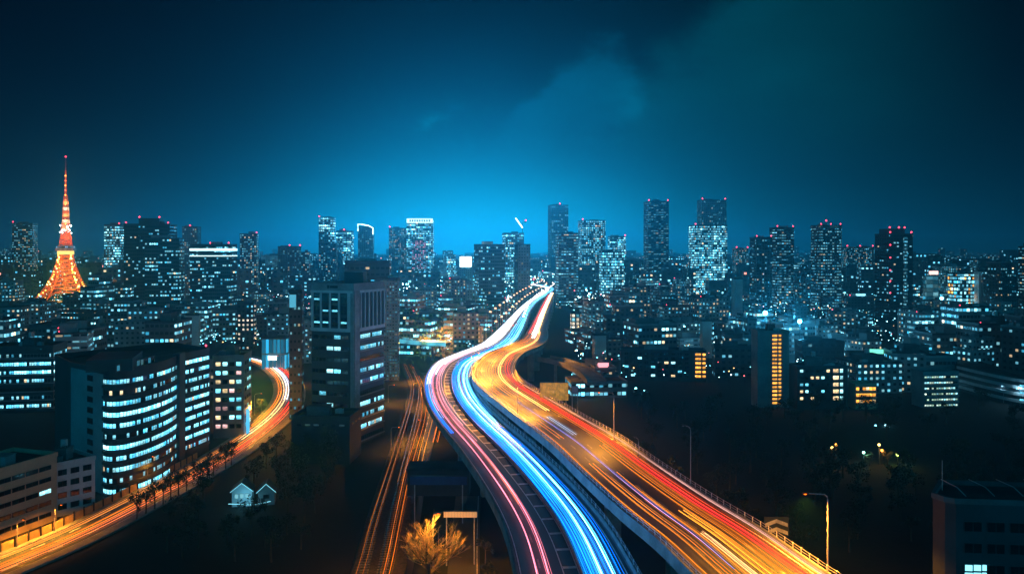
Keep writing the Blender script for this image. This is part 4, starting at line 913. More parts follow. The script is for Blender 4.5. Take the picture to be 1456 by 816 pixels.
# narrow block of coloured windows right of the curved office
ft = box_at(X(323, 300), 306, 11.0, 14, .12); hN = Z(504, 300)
t, lf = polybuild('apartment_building', 'narrow block with pink, white and blue lit rooms right of the curved office', ft, hN, WALLG, 'the narrow pink windowed block', 615)
zs = [hN-3.4-3.3*k for k in range(9)]
wgrid(t, lf[0], lf[1], [z for z in zs if z > 1.5], 4, 1.9, 1.6, .55, [LPINK, LCOOL, LCYAN, LPINK, LWARM], R1, .05); wgrid(t, lf[1], lf[2], [z for z in zs if z > 1.5], 3, 2.2, 1.4, .4, [LCOOL, LCYAN], R1, .1)
clutter(t, 9, 12, hN-1, R1)
m = MB(); m.box(lf[1][0]+1.2, lf[1][1]+1, 6.0, .5, 2.5, 9); m.build('sign_panel', glow('blue_sign', (.1, .6, 1.), 1.1), t)

# beige office and pale office at the lower left
D0 = 190.0
ft = box_at(-129.0, 199.2, 24.5, 15, 1.25); hB = 17.6
t, lf = polybuild('office_building', 'beige tiled office with long dark ribbon windows at the lower left corner', ft, hB, WALLB, 'the beige office', 770)
for k in range(5):
    z = hB-3.4-3.0*k
    if z < 1: break
    for j in range(6):
        f = .08+.155*j; window(t, lf[0][0]+(lf[1][0]-lf[0][0])*f+.03*math.sin(1.25), lf[0][1]+(lf[1][1]-lf[0][1])*f-.03*math.cos(1.25), z, 1.25, 3.5, 1.15, LCOOL if (k in (4,) and R1.random() < .5) or (k == 2 and j == 5) else GLASSD)
clutter(t, 18, 12, hB-1, R1)
ft = box_at(-121.0, 217.6, 10.5, 12, .90); hB = 14.3
t, lf = polybuild('office_building', 'pale grey three bay office between the beige office and the curved one', ft, hB, WALLW, 'the pale three bay office', 725)
wgrid(t, lf[0], lf[1], [hB-2.8-3.0*k for k in range(6) if hB-2.8-3.0*k > 1], 3, 2.2, 1.5, .14, [LCYAN, LWARM], R1, .05); wgrid(t, lf[1], lf[2], [hB-2.8-3.0*k for k in range(6) if hB-2.8-3.0*k > 1], 3, 2.0, 1.5, .05, [LCYAN], R1, .08)
clutter(t, 8, 10, hB-1, R1)
# banded office on the left edge
D0 = 345.0; ft = box_at(X(22, D0), D0+9, 26, 18, .2); hB = Z(492, D0)
t, lf = polybuild('office_building', 'dark office at the left edge with two bright bands of windows', ft, hB, WALLD, 'the banded left office', 590)
for k in range(7):
    z = hB-4.2-3.6*k
    if z < 1: break
    for (a, b, L) in ((lf[0], lf[1], 24.5), (lf[1], lf[2], 16.5)):
        rz = math.atan2(b[1]-a[1], b[0]-a[0]); window(t, (a[0]+b[0])/2+.03*math.sin(rz), (a[1]+b[1])/2-.03*math.cos(rz), z, rz, L, 1.5, (PB[2], PB[0], PB[0], PB[2], GLASSD, PB[2], PB[1])[k])
    m = MB(); m.prism(grow(lf, .35), z-1.4, z-1.0, 0, True, True); m.build('floor_band', WALLG, t)
clutter(t, 20, 14, hB-1, R1)
# dark low building in front of the framed office
ft = box_at(X(457, 262), 270, 19.5, 14, -.08); hB = Z(592, 262)
t, lf = polybuild('office_building', 'low black building with a faint row of blue windows below the framed corner office', ft, hB, WALLD, 'the low black building', 640)
wgrid(t, lf[0], lf[1], [hB-3.0], 6, 1.7, .5, .5, [glow('faint_blue', (.2, .5, .6), .12)], R1); wgrid(t, lf[1], lf[2], [hB-3.0], 3, 1.7, .8, 0, [LCYAN], R1); clutter(t, 16, 11, hB-1, R1, tank=False)

# right side: white tower with orange stairwell
def stair_block(x0, x1, ytop, D, sx0, sx1, name, label, land, wall, pal, yaw, ratio, yvis, side=None, lit=.25, floors=None, stair_w=None, fh=3.0, cols=8):
    cx_, cyy, w_, d_ = fit_box(x0, x1, ytop, D, ratio, yaw); h = Z(ytop, D)
    t, lf = polybuild(name, label, box_at(cx_, cyy, w_, d_, yaw), h, wall, land, yvis)
    n = int((h-2)/fh)
    f0, f1 = (sx0-x0)/(x1-x0), (sx1-x0)/(x1-x0)
    k0 = (lf[1][0]-lf[0][0]); W = w_
    for k in range(n):
        z = h-2.3-fh*k
        if z < 1: break
        # recessed lit landing with a slab in front
        for f, mt, ww in ((f0+(f1-f0)*.3, pal[0], (f1-f0)*W*.52), (f0+(f1-f0)*.82, pal[-1], (f1-f0)*W*.3)):
            window(t, lf[0][0]+(lf[1][0]-lf[0][0])*f+.03*math.sin(yaw), lf[0][1]+(lf[1][1]-lf[0][1])*f-.03, z, yaw, ww, fh*.6, mt, 'stair_landing')
        for j in range(side or 0):
            f = (j+.5)/side*.94+.03
            if f0-.06 < f < f1+.06: continue
            window(t, lf[0][0]+(lf[1][0]-lf[0][0])*f+.03*math.sin(yaw), lf[0][1]+(lf[1][1]-lf[0][1])*f-.03, z, yaw, W/side*.6, 1.3, R1.choice([LCYAN, LCOOL, LWARM]) if R1.random() < lit else GLASSD)
    m_ = MB(); 
    for f in (f0-.02, f1+.02): m_.box(lf[0][0]+(lf[1][0]-lf[0][0])*f, lf[0][1]+(lf[1][1]-lf[0][1])*f-.2, (h-1.2)/2, .25, .5, h-1.2, yaw=yaw)
    m_.build('stair_fin', wall, t); clutter(t, w_*.8, d_*.8, h-1.1, R1)
    return t, lf, w_, d_, h
stair_block(1068, 1122, 470, 356, 1092, 1109, 'apartment_tower', 'pale windowless tower split by a bright orange stairwell, behind the dark park', 'the orange stairwell tower', WALLG, [LAMBER, LAMBER], .05, .6, 580, fh=1.75)
stair_block(1122, 1206, 520, 352, 1180, 1198, 'apartment_building', 'black block with scattered blue windows and a cream lit stairwell at its right end', 'the cream stairwell block', WALLD, [LWARM, LCOOL], .05, .4, 580, side=9, lit=.45)
stair_block(882, 1004, 498, 425, 988, 1004, 'apartment_building', 'long dark block with an orange stairwell at its right end, above the park trees', 'the long stairwell block', WALLD, [LAMBER, LAMBER], -.12, .25, 545, side=12, lit=.12, fh=2.3)
# orange balconies, green balconies, curved banded building
cx_, cyy, w_, d_ = fit_box(1206, 1246, 545, 353, .7, .05); hB = Z(545, 353)
t, lf = polybuild('apartment_building', 'small block with warm orange lit balconies right of the cream stairwell block', box_at(cx_, cyy, w_, d_, .05), hB, WALLB, 'the orange balcony block', 582)
wgrid(t, lf[0], lf[1], [hB-2.4-2.7*k for k in range(5) if hB-2.4-2.7*k > .9], 6, 1.5, 1.5, .85, [LAMBER, LWARM, LAMBER], R1, .03)
for k in range(5):
    z = hB-3.5-2.7*k
    if z > .4: slab(t, lambda f, o_: (lf[0][0]+(lf[1][0]-lf[0][0])*f, lf[0][1]-o_+(lf[1][1]-lf[0][1])*f), 0, 1, z, z+.3, 0, 1.1, 'balcony', WALLG)
cx_, cyy, w_, d_ = fit_box(1296, 1363, 528, 356, .5, .12); hB = Z(528, 356)
t, lf = polybuild('apartment_building', 'apartment block with rows of pale green lit balconies on the right', box_at(cx_, cyy, w_, d_, .12), hB, WALLG, 'the green balcony block', 580)
GRN = glow('lit_green', (.62, 1.0, .72), 1.0, vary=.6); GRN2 = glow('lit_greenwhite', (.75, 1., .82), 1.3, vary=.6)
wgrid(t, lf[0], lf[1], [hB-2.6-2.5*k for k in range(7) if hB-2.6-2.5*k > .9], 14, 1.0, .8, .85, [GRN, GRN2, LCOOL], R1, .03)
for k in range(7):
    z = hB-3.6-2.5*k
    if z > .4:
        rz = .12; m_ = MB(); m_.box((lf[0][0]+lf[1][0])/2+.5*math.sin(rz), (lf[0][1]+lf[1][1])/2-.5*math.cos(rz), z, w_*.98, 1.0, .5, yaw=rz); m_.build('balcony', WALLG, t)
# curved white-banded building at right
arc2 = [(X(1362+(1475-1362)*k/10, 360)+0, 400-46*math.sin(k/10*1.35)+0) for k in range(11)]
arc2 = [(p[0]*p[1]/360, p[1]) for p in arc2]
t, lf = polybuild('parking_building', 'long curved building wrapped in pale horizontal bands at the right edge', arc2+[(arc2[-1][0]+10, 430), (arc2[0][0], 430)], 13.0, WALLD, 'the curved banded building', 600, roofm=ROOF)
la2 = lf[:11]
for k in range(4): floor_band(t, la2, 1.6+3.1*k, 1.35, 0, .7, WALLW, 'pale_band')
for k in range(3):
    q = la2[9]; window(t, q[0]-3, q[1]-2.0, 3.6+3.1*k, -.6, 4.5, .9, LCYAN)
for k in range(4):  # lamps added in front to brighten the pale bands
    q = (la2[2+2*k][0]+t.location[0]+1, la2[2+2*k][1]+t.location[1]-9)
    street_lamp(q[0], q[1], 0, 8.0, math.pi/2, 'added white street lamp lighting the pale bands, '+('first', 'second', 'third', 'fourth')[k]+' from the left', 'added lamps before the banded building', WLAMP, energy=700, col=(.35, .75, 1.0), arm=1.0, spot=None)
# near dark building bottom right
D0 = 118.0
hB = Z(704, D0)
near = [(X(1334, D0), D0+1.5), (X(1341, D0), D0-.5), (X(1352, D0), D0-1.4), (X(1352, D0)+26, D0-4), (X(1352, D0)+28, D0+5), (X(1334, D0+8)+.4, D0+8)]
t, lf = polybuild('office_building', 'near dark office with rounded corner and a few cyan windows at the bottom right', near, hB, WALLD, 'the near rounded office', 816, par=.8, pm=CONCD)
a, b = lf[2], lf[3]; rz = math.atan2(b[1]-a[1], b[0]-a[0])
for k in range(5):
    for j in range(8):
        f = .03+.018+.12*j; mt = GLASSD
        if k == 3 and j == 0: mt = LCYAN
        window(t, a[0]+(b[0]-a[0])*(f+.04)+.03*math.sin(rz), a[1]+(b[1]-a[1])*(f+.04)-.03*math.cos(rz), hB-4.0-3.1*k, rz, 2.5, 1.5, mt)
q = (a[0]+(b[0]-a[0])*.085, a[1]+(b[1]-a[1])*.085)
for k, (dz_, w_) in enumerate(((-12.1, 1.0),)):
    for j in range(3): window(t, q[0]-.6+1.25*j, q[1]-.12, hB-9.9, rz, 1.15, 1.0, glow('lit_aqua', (.25, .85, 1.), 2.0)); window(t, q[0]-.6+1.25*j, q[1]-.12, hB-10.8, rz, 1.15, .5, glow('lit_aqua', (.25, .85, 1.), 2.0))
for k in range(5):
    m = MB(); m.tube([(a[0]+2+4.2*k, a[1]+1, hB), (a[0]+2+4.2*k-.5, a[1]+2.5, hB+.9), (a[0]+2+4.2*k-.7, a[1]+6.5, hB+.9)], .07, 4); m.build('roof_truss', STEEL, t)
m = MB(); m.tube([(lf[1][0]+1.2, lf[1][1]+3, hB), (lf[1][0]+1.2, lf[1][1]+3, hB+4.5)], .05, 4); m.build('antenna', STEEL, t)

# mid-right landmark blocks
hero(842, 862, 474, 500, 516, 'apartment_building', 'small stepped block with a white blank side wall above the curved ramp', 'the white sided block', mt=WALLW, yaw=.25, ratio=.6)
hero(860, 884, 480, 505, 512, 'apartment_building', 'grey block joined to the right of the white sided block', None, mt=facade(ww=3, fh=3, wx=.5, wy=.4, lit=.25, warm=.05, bright=1.1, wall=(.12, .125, .13), rows=.5), yaw=.1)
hero(995, 1012, 454, 520, 497, 'apartment_building', 'blank pale slab tower above the long block with orange stairwell', 'the blank pale slab tower', mt=WALLW, yaw=.1)
hero(1040, 1056, 395, 800, 446, 'apartment_building', 'slim pale slab block left of the lower twin tower', None, mt=WALLW, yaw=.2, ratio=.8)
hero(1012, 1068, 492, 440, 578, 'apartment_building', 'dark apartment block with random cyan windows left of the orange stairwell tower', None, mt=F_SPECKD, yaw=-.1, ratio=.5)
hero(1130, 1200, 484, 470, 516, 'office_building', 'dark low office with a row of small glowing white characters', 'the glowing characters office', mt=facade(ww=3.4, fh=4.0, wx=.6, wy=.35, lit=.12, warm=0, bright=1.4, wall=(.04, .04, .045), rows=.9), yaw=.05, ratio=.4)
hero(1058, 1076, 452, 500, 474, 'apartment_building', 'small pale topped block behind the orange stairwell tower', None, mt=F_BLUE, yaw=.1)
hero(812, 830, 398, 1100, 432, 'office_building', 'lit low office just right of the dark tower at the viaduct end', None, mt=F_OFF, yaw=.1)
hero(811, 826, 444, 640, 466, 'apartment_building', 'small block with three columns of cream windows right of the far viaduct', 'the cream windowed block', mt=facade(ww=3.4, fh=3.2, wx=.6, wy=.7, lit=.95, warm=.9, bright=1.5, wall=(.08, .08, .08), rows=0, warmc=(1., .86, .62)), yaw=.05)

# illuminated panel wall, small panel, gantry signs
def panel(x0, x1, y0, y1, D, zbase, name, label, cat, mt, posts=True, frame=DSTEEL):
    w_ = (x1-x0)*D/F; h_ = (y1-y0)*D/F; z0 = Z(y1, D)
    t = thing(name, label, cat, (X((x0+x1)/2, D), D, zbase))
    m_ = MB(); m_.box(0, 0, z0-zbase+h_/2, w_, .25, h_); m_.build('panel', mt, t)
    m_ = MB()
    for s_ in (-1, 1): m_.box(s_*(w_/2+.06), 0, z0-zbase+h_/2, .12, .4, h_+.3); 
    m_.box(0, 0, z0-zbase+h_+.1, w_, .35, .15); m_.build('frame', frame, t)
    for s_ in ((-1, 1) if posts else ()):
        m_ = MB(); m_.tube([(s_*w_*.42, .3, 0), (s_*w_*.42, .3, z0-zbase+h_*.8)], .16, 6); m_.build('post', STEEL, t)
    return t
def amber_panel(t, m):
    u = t.new('ShaderNodeTexCoord').outputs['Object']; br = t.new('ShaderNodeTexBrick'); t.put(br.inputs['Vector'], u); br.inputs['Scale'].default_value = .9
    n = t.noise(u, .8, 3)
    return bsdf(t, (.4, .25, .1), .5, 0, (1.0, .46, .05), t.m('MULTIPLY', t.m('MULTIPLY', t.m('POWER', n, 2.0), 1.5), t.m('SUBTRACT', 1.0, t.m('MULTIPLY', br.outputs['Fac'], .8))))
panel(768, 808, 544, 569, 268, 0, 'lit_panel', 'large amber lit panel on posts just outside the orange bend', 'sign', mat('amber_panel', amber_panel))
panel(813, 822, 549, 560, 262, 0, 'sign_board', 'small pinkish board on posts right of the amber lit panel', 'sign', plain('pink_board', (.45, .34, .40), .6, 0, .3, .8))
panel(583, 664, 677, 689, 205, 0, 'sign_gantry', 'wide dark blue sign board on a gantry over the service road', 'sign', plain('blue_board', (.03, .07, .20), .5, 0, .2, .3))
def slat_panel(t, m):
    u = t.new('ShaderNodeTexCoord').outputs['Object']; s = t.new('ShaderNodeSeparateXYZ'); t.put(s.inputs[0], u)
    k = t.m('GREATER_THAN', t.m('FRACT', t.m('MULTIPLY', s.outputs[0], 3.0)), .35)
    return bsdf(t, (.5, .42, .3), .6, 0, (1.0, .55, .25), t.m('MULTIPLY', k, .42))
panel(631, 678, 727, 735, 178, 0, 'lit_beam', 'slatted cream lit beam across the service road below the gantry', 'sign', mat('slat_panel', slat_panel))
def white_panel(t, m): return bsdf(t, (.35, .37, .4), .6)
t = thing('bridge_house', 'dark windowless bridge house spanning the tracks behind the blue sign board', 'building', (X(624, 222), 224, 0))
m = MB(); m.box(0, 0, 6.2, 17, 8, 7.0); m.build('wall', WALLD, t)
m = MB(); m.box(0, 0, 9.9, 17.6, 8.6, .35); m.build('roof', ROOF, t)
for s_ in (-7, 7):
    m = MB(); m.box(s_, 0, 1.35, 1.2, 6, 2.7); m.build('pillar', CONCD, t)
# chevron board by the near right lamp
t = thing('chevron_board', 'dim board with two stacked white chevrons behind the right parapet', 'sign', (X(1104, 150), 150, 0))
zc = Z(748, 150)
m = MB(); m.box(0, 0, zc, 4.6, .12, 3.6); m.build('board', plain('board_dark', (.03, .04, .06)), t)
for k in range(2):
    m = MB()
    for s_ in (-1, 1): m.face([(0, -.07, zc+1.4-1.5*k), (0, -.07, zc+.7-1.5*k), (s_*2.1, -.07, zc-.1-1.5*k), (s_*2.1, -.07, zc+.6-1.5*k)][::s_])
    m.build('chevron', plain('chevron_white', (.5, .52, .55)), t)
m = MB(); m.tube([(0, .2, 0), (0, .2, zc+1)], .15, 6); m.build('post', STEEL, t)

# curved ramps
def ramp(px, z, w_, label, h=1.1, lit=None, width_s=1):
    R = Road(px, z, w_, step=5.0)
    t = thing('curved_ramp', label, 'elevated road', (0, 0, 0), 0, 'curved ramps')
    m_ = MB(); R.profile(m_, [(0, -1.4), (0, 0), (w_, 0), (w_, -1.4)]); m_.build('deck', CONC, t)
    m_ = MB(); R.profile(m_, [(-.3, -1.4), (-.3, h), (-.02, h), (-.02, -1.4)]); m_.build('parapet', lit or CONC, t)
    m_ = MB(); R.profile(m_, [(w_+.02, -1.4), (w_+.02, h), (w_+.3, h), (w_+.3, -1.4)]); m_.build('parapet', lit or CONC, t)
    for i in range(2, R.N-1, 7):
        q = R.at(w_/2, i); b_ = MB(); b_.box(0, 0, (z-1.4)/2, 1.6, 1.6, z-1.4); b_.build('pier', CONC, t, (q[0], q[1], 0))
    return R
def glow_wall(t, m):
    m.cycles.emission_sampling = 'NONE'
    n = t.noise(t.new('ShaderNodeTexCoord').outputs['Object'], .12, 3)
    return bsdf(t, (.5, .5, .5), .6, 0, (.10, .62, .85), t.m('MULTIPLY', t.smooth(n, .25, .7), 1.2))  # light on the parapet is put into its emission, uneven by noise
LITW = mat('painted_glow_parapet', glow_wall)
ramp([(560, 448), (590, 455), (625, 459), (660, 461), (690, 463)], 11, 8, 'pale lit curved ramp left of the far white carriageway, farther of two', lit=LITW)
ramp([(556, 479), (580, 483), (610, 486), (640, 487)], 11, 8, 'pale lit curved ramp left of the far white carriageway, nearer of two', lit=LITW)
ramp([(782, 508), (800, 511), (825, 518), (848, 530), (862, 543)], 12, 8, 'dark curved ramp with pale edge right of the orange bend')

# ------------------------------------------------------------------ orange lattice tower
TD = 940.0; k_ = TD/F
tw = thing('lattice_tower', 'orange lit steel lattice tower with a tall red mast at the far left', 'tower', (X(80, TD), TD+20, 0), .35)
LAND.append(('the orange lattice tower', 81, 390, TD)); RECTS.append((46, 117, 220, 431, TD-30))
TORG = plain('tower_paint', (.72, .20, .05), .5, 0, .1, .2); TWHT = plain('tower_white', (.8, .78, .74), .5, 0, .1, .2)
def bulbmat(n, c, s): return glow(n, c, s)
prof = [(430, 41.0), (420, 32.0), (408, 24.0), (394, 17.2), (378, 12.2), (362, 8.6)]     # pixel row, half width
zz = [Z(y, TD) for y, _ in prof]; hw = [w_*k_*.95 for _, w_ in prof]
def hwz(z): return float(np.interp(z, zz, hw))
zs = list(np.linspace(zz[0], zz[-1], 13))
for sx in (-1, 1):
    for sy in (-1, 1):
        m = MB()
        for ox in (0, 1):
            for oy in (0, 1):
                pts = []
                for z in zs:
                    a = hwz(z); wd = 1.2+.16*a
                    pts.append((sx*(a-ox*wd), sy*(a-oy*wd), z))
                m.tube(pts, .45, 4)
        for i in range(len(zs)-1):
            a0, a1 = hwz(zs[i]), hwz(zs[i+1]); w0, w1 = 1.2+.16*a0, 1.2+.16*a1
            for (p0, p1) in ((((a0), (a0)), ((a1-w1), (a1))), ((a0-w0, a0), (a1, a1)), ((a0, a0), (a1, a1-w1)), ((a0, a0-w0), (a1, a1))):
                m.tube([(sx*p0[0], sy*p0[1], zs[i]), (sx*p1[0], sy*p1[1], zs[i+1])], .28, 3, cap=False)
        m.build('leg', TORG, tw)
m = MB()
for i in range(2, len(zs)):
    a = hwz(zs[i])
    for (p, q) in (((-a, -a), (a, -a)), ((a, -a), (a, a)), ((a, a), (-a, a)), ((-a, a), (-a, -a))): m.tube([(*p, zs[i]), (*q, zs[i])], .4, 4)
    if i > 3:
        b = hwz(zs[i-1])
        for s_ in (-1, 1):
            m.tube([(-b, s_*b, zs[i-1]), (a, s_*a, zs[i])], .3, 3); m.tube([(b, s_*b, zs[i-1]), (-a, s_*a, zs[i])], .3, 3); m.tube([(s_*b, -b, zs[i-1]), (s_*a, a, zs[i])], .3, 3); m.tube([(s_*b, b, zs[i-1]), (s_*a, -a, zs[i])], .3, 3)
m.build('bracing', TORG, tw)
for k in range(4):      # arch between the feet
    m = MB(); a = hw[0]; pts = []
    for j in range(9):
        f = j/8; x = -a*.8+1.6*a*f; z = zz[0]+ (13)*math.sin(math.pi*f)**.7
        pts.append((x, -hwz(z), z))
    c, n_ = math.cos(k*math.pi/2), math.sin(k*math.pi/2); m.tube([(p[0]*c-p[1]*n_, p[0]*n_+p[1]*c, p[2]) for p in pts], .5, 4); m.build('foot_arch', TORG, tw)
z1 = zz[-1]
m = MB(); m.prism(rect(15.5, 15.5), z1, z1+4.2, 0, True, True); m.build('lower_deck_wall', glow('deck_amber', (1., .62, .16), 2.2), tw)
m = MB(); m.prism(rect(19, 19), z1+4.2, z1+7.4, 0, True, True); m.prism(rect(17, 17), z1+9.4, z1+10.2, 0, True, True); m.build('observation_deck', plain('deck_pale', (.45, .5, .6), .5), tw)
m = MB(); m.prism(rect(18, 18), z1+7.4, z1+9.4, 0, False); m.build('deck_window', facade(ww=1.6, fh=2, wx=.8, wy=.8, lit=.8, warm=.1, bright=1.0, rows=0, cool=(.5, .65, 1.)), tw)
zS0, zS1, zS2 = z1+10.2, Z(320, TD), Z(276, TD)
m = MB(); lv = list(np.linspace(zS0, zS2, 22))
def sh(z): return float(np.interp(z, (zS0, zS1, zS2), (6.2, 3.6, 1.7)))
for sx in (-1, 1):
    for sy in (-1, 1): m.tube([(sx*sh(z), sy*sh(z), z) for z in lv], .34, 4)
for i in range(len(lv)-1):
    a, b = sh(lv[i]), sh(lv[i+1])
    for s_ in (-1, 1):
        m.tube([(-a, s_*a, lv[i]), (b, s_*b, lv[i+1])], .22, 3); m.tube([(a, s_*a, lv[i]), (-b, s_*b, lv[i+1])], .22, 3); m.tube([(s_*a, -a, lv[i]), (s_*b, b, lv[i+1])], .22, 3); m.tube([(-b, s_*b, lv[i+1]), (b, s_*b, lv[i+1])], .25, 3)
m.build('upper_shaft', TORG, tw)
m = MB(); zU = Z(325, TD); m.tube([(0, 0, zU-3), (0, 0, zU+4)], 5.6, 12); m.tube([(0, 0, zU+4), (0, 0, zU+5)], 4.4, 12); m.build('upper_deck', TWHT, tw)
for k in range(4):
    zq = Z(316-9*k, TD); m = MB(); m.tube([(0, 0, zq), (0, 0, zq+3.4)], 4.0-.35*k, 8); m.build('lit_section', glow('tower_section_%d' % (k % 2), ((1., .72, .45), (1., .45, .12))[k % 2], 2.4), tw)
zM0, zM1 = zS2, Z(222, TD)
m = MB(); m.tube([(0, 0, zM0), (0, 0, Z(240, TD))], 1.5, 6, taper=.6); m.build('antenna_mast', TORG, tw)
m = MB(); m.tube([(0, 0, Z(240, TD)), (0, 0, zM1)], .8, 5, taper=.7); m.build('mast_tip', plain('mast_dark', (.2, .12, .14)), tw); beacon(tw, 0, 0, zM1, .9)
LB = [bulbmat('bulb_amber', (1., .42, .06), 14.), bulbmat('bulb_yellow', (1., .68, .22), 16.), bulbmat('bulb_white', (.85, .95, 1.), 22.), bulbmat('bulb_red', (1., .16, .05), 10.)]
bm_ = []
for q in LB:
    b = MB(); b.ball((0, 0, 0), .62, 6, 4); bm_.append(b.mesh('lamp', q))
RT = random.Random(5)
for k in range(95):
    f = RT.random()**1.5; z = zz[0]+(zz[-1]-zz[0])*f; a = hwz(z); sx, sy = RT.choice((-1, 1)), RT.choice((-1, -1, 1)); w_ = 1.2+.16*a
    link('lamp', bm_[0 if RT.random() < .6 else 1], tw, (sx*(a-RT.random()*w_), sy*(a+.3), z))
for k in range(16):
    an = RT.random()*6.28; link('lamp', bm_[2], tw, (5.9*math.cos(an), 5.9*math.sin(an), zU+RT.uniform(-5, 5)))
for k in range(11): link('lamp', bm_[3 if k % 2 else 0], tw, (0, -1.9, Z(318-7*k, TD)))
for z, e, c in ((zz[0]+6, 52000, (1., .45, .08)), (zz[0]+18, 48000, (1., .42, .07)), (zz[0]+32, 30000, (1., .36, .06)), (zz[0]+46, 14000, (1., .3, .05)), (zS0+9, 16000, (1., .3, .06)), (zS0+26, 14000, (1., .4, .1)), (zS1+14, 9000, (1., .35, .1))): add_light('tower_floodlight', tw, (0, 0, z), e, c, 1.5)
for sx in (-1, 1):
    add_light('tower_floodlight', tw, (sx*30, -58, zz[0]+1), 36000, (1., .36, .05), 2.0); add_light('tower_floodlight', tw, (sx*9, -24, zz[0]+44), 7000, (1., .30, .05), 2.0)
for z, e in ((zz[-1]+30, 12000), (zz[-1]+62, 9000), (zz[-1]+92, 7000)): add_light('tower_floodlight', tw, (0, -16, z), e, (1., .26, .06), 1.0)
m = MB(); m.prism(rect(60, 60), 0, zz[0]-.5, 0, True); m.build('base_building', facade(ww=3, fh=4, wx=.6, wy=.4, lit=.2, warm=.5, bright=1.2, wall=(.1, .09, .08)), tw)

#CITY
# ------------------------------------------------------------------ the town between the landmarks
roadpts = []
for R in (RL, RR):
    for i in range(0, R.N, 2):
        for f in (0, .5, 1):
            q = R.at(f, i, .5, True); roadpts.append((*proj(q), q[0], q[1]))
streetpts = []
for R, o0, o1 in ((RS, 0, -11), (RK, 0, 11), (RO, 0, 10)):
    for i in range(0, R.N, 2):
        for f in (o0, (o0+o1)/2, o1):
            q = R.at(f, i, .5); streetpts.append((*proj(q), q[0], q[1]))
ALLR = np.array(roadpts+streetpts)
STY = [
    ('office_building', 'dark office with scattered cool windows', dict(ww=2.4, fh=3.7, wx=.7, wy=.4, lit=0.46, warm=.10, bright=2.70, wall=(0.120, 0.123, 0.129), rows=.8)),
    ('apartment_building', 'grey flats with dotted windows', dict(ww=3.0, fh=3.0, wx=.45, wy=.40, lit=0.53, warm=.2, bright=2.84, wall=(0.300, 0.300, 0.307), rows=.2)),
    ('office_building', 'office with bright cyan floors', dict(ww=2.2, fh=3.8, wx=.82, wy=.42, lit=0.74, warm=.03, bright=2.29, wall=(0.210, 0.217, 0.225), rows=.8)),
    ('apartment_building', 'black block with few lights', dict(ww=3.2, fh=3.1, wx=.45, wy=.4, lit=0.22, warm=.2, bright=2.84, wall=(0.075, 0.078, 0.084), rows=.4)),
    ('apartment_building', 'block with many warm windows', dict(ww=3.0, fh=3.0, wx=.45, wy=.42, lit=0.43, warm=.5, bright=2.43, wall=(0.180, 0.177, 0.173), rows=.2)),
    ('apartment_building', 'pale block with dim ribs', dict(ww=3.6, fh=3.0, wx=.82, wy=.30, lit=0.72, warm=.05, bright=1.08, wall=(0.480, 0.488, 0.495), rows=.3)),
]
fill = []
RF = random.Random(21)
def overlap(a, b): return max(0, min(a[1], b[1])-max(a[0], b[0]))*max(0, min(a[3], b[3])-max(a[2], b[2]))
tries = 0
while len(fill) < 420 and tries < 60000:
    tries += 1
    D = 380*math.exp(RF.random()*1.35) if RF.random() < .75 else RF.uniform(360, 620)
    xp = RF.uniform(-25, 1480)
    w_, d_ = RF.uniform(11, 24)*(1+D/2500), RF.uniform(10, 20)*(1+D/2500)
    h = RF.choice([9, 12, 15, 18, 18, 22, 26, 30, 36]) * RF.uniform(.85, 1.15)
    if D > 700 and RF.random() < .35: h *= 1.5
    h = min(h, 62 if D > 700 else 40)
    x0, x1 = xp-w_*F/D*.55, xp+w_*F/D*.55; yt, yb = HY+F*(H-h)/D, HY+F*H/D
    cx_, cyy = X(xp, D), D+d_/2
    if D < 345 or (D < 372 and xp > 560): continue
    if 555 < xp < 800 and D < 520: continue
    if xp < 560 and D < 380: continue
    rad = math.hypot(w_, d_)/2
    if np.min(np.hypot(ALLR[:, 2]-cx_, ALLR[:, 3]-cyy)) < rad+8: continue
    vis = ALLR[ALLR[:, 3] > D]
    if len(vis) and np.any((vis[:, 0] > x0-3) & (vis[:, 0] < x1+3) & (vis[:, 1] > yt-4) & (vis[:, 1] < yb)): continue
    bad = False
    for (a0, a1, b0, b1, hd) in RECTS:
        ov = overlap((x0, x1, yt, yb), (a0, a1, b0, b1))
        if hd > D and ov > .03*(a1-a0)*(b1-b0): bad = True; break
        if abs(hd-D) < 30 and ov > 0 and x0 < a1 and x1 > a0: bad = True; break
        if hd <= D and ov > .7*(x1-x0)*(yb-yt): bad = True; break
    if bad: continue
    for q in fill:
        if math.hypot(q['cx']-cx_, q['cy']-cyy) < (q['rad']+rad)*.66: bad = True; break
    if bad: continue
    fill.append(dict(cx=cx_, cy=cyy, w=w_, d=d_, h=h, D=D, xp=xp, yt=yt, x0=x0, x1=x1, yb=yb, rad=rad, st=RF.choices(range(6), (22, 26, 16, 20, 8, 8))[0], yaw=RF.choice([.1, .1, -.2, .35, .22])+RF.uniform(-.05, .05)))
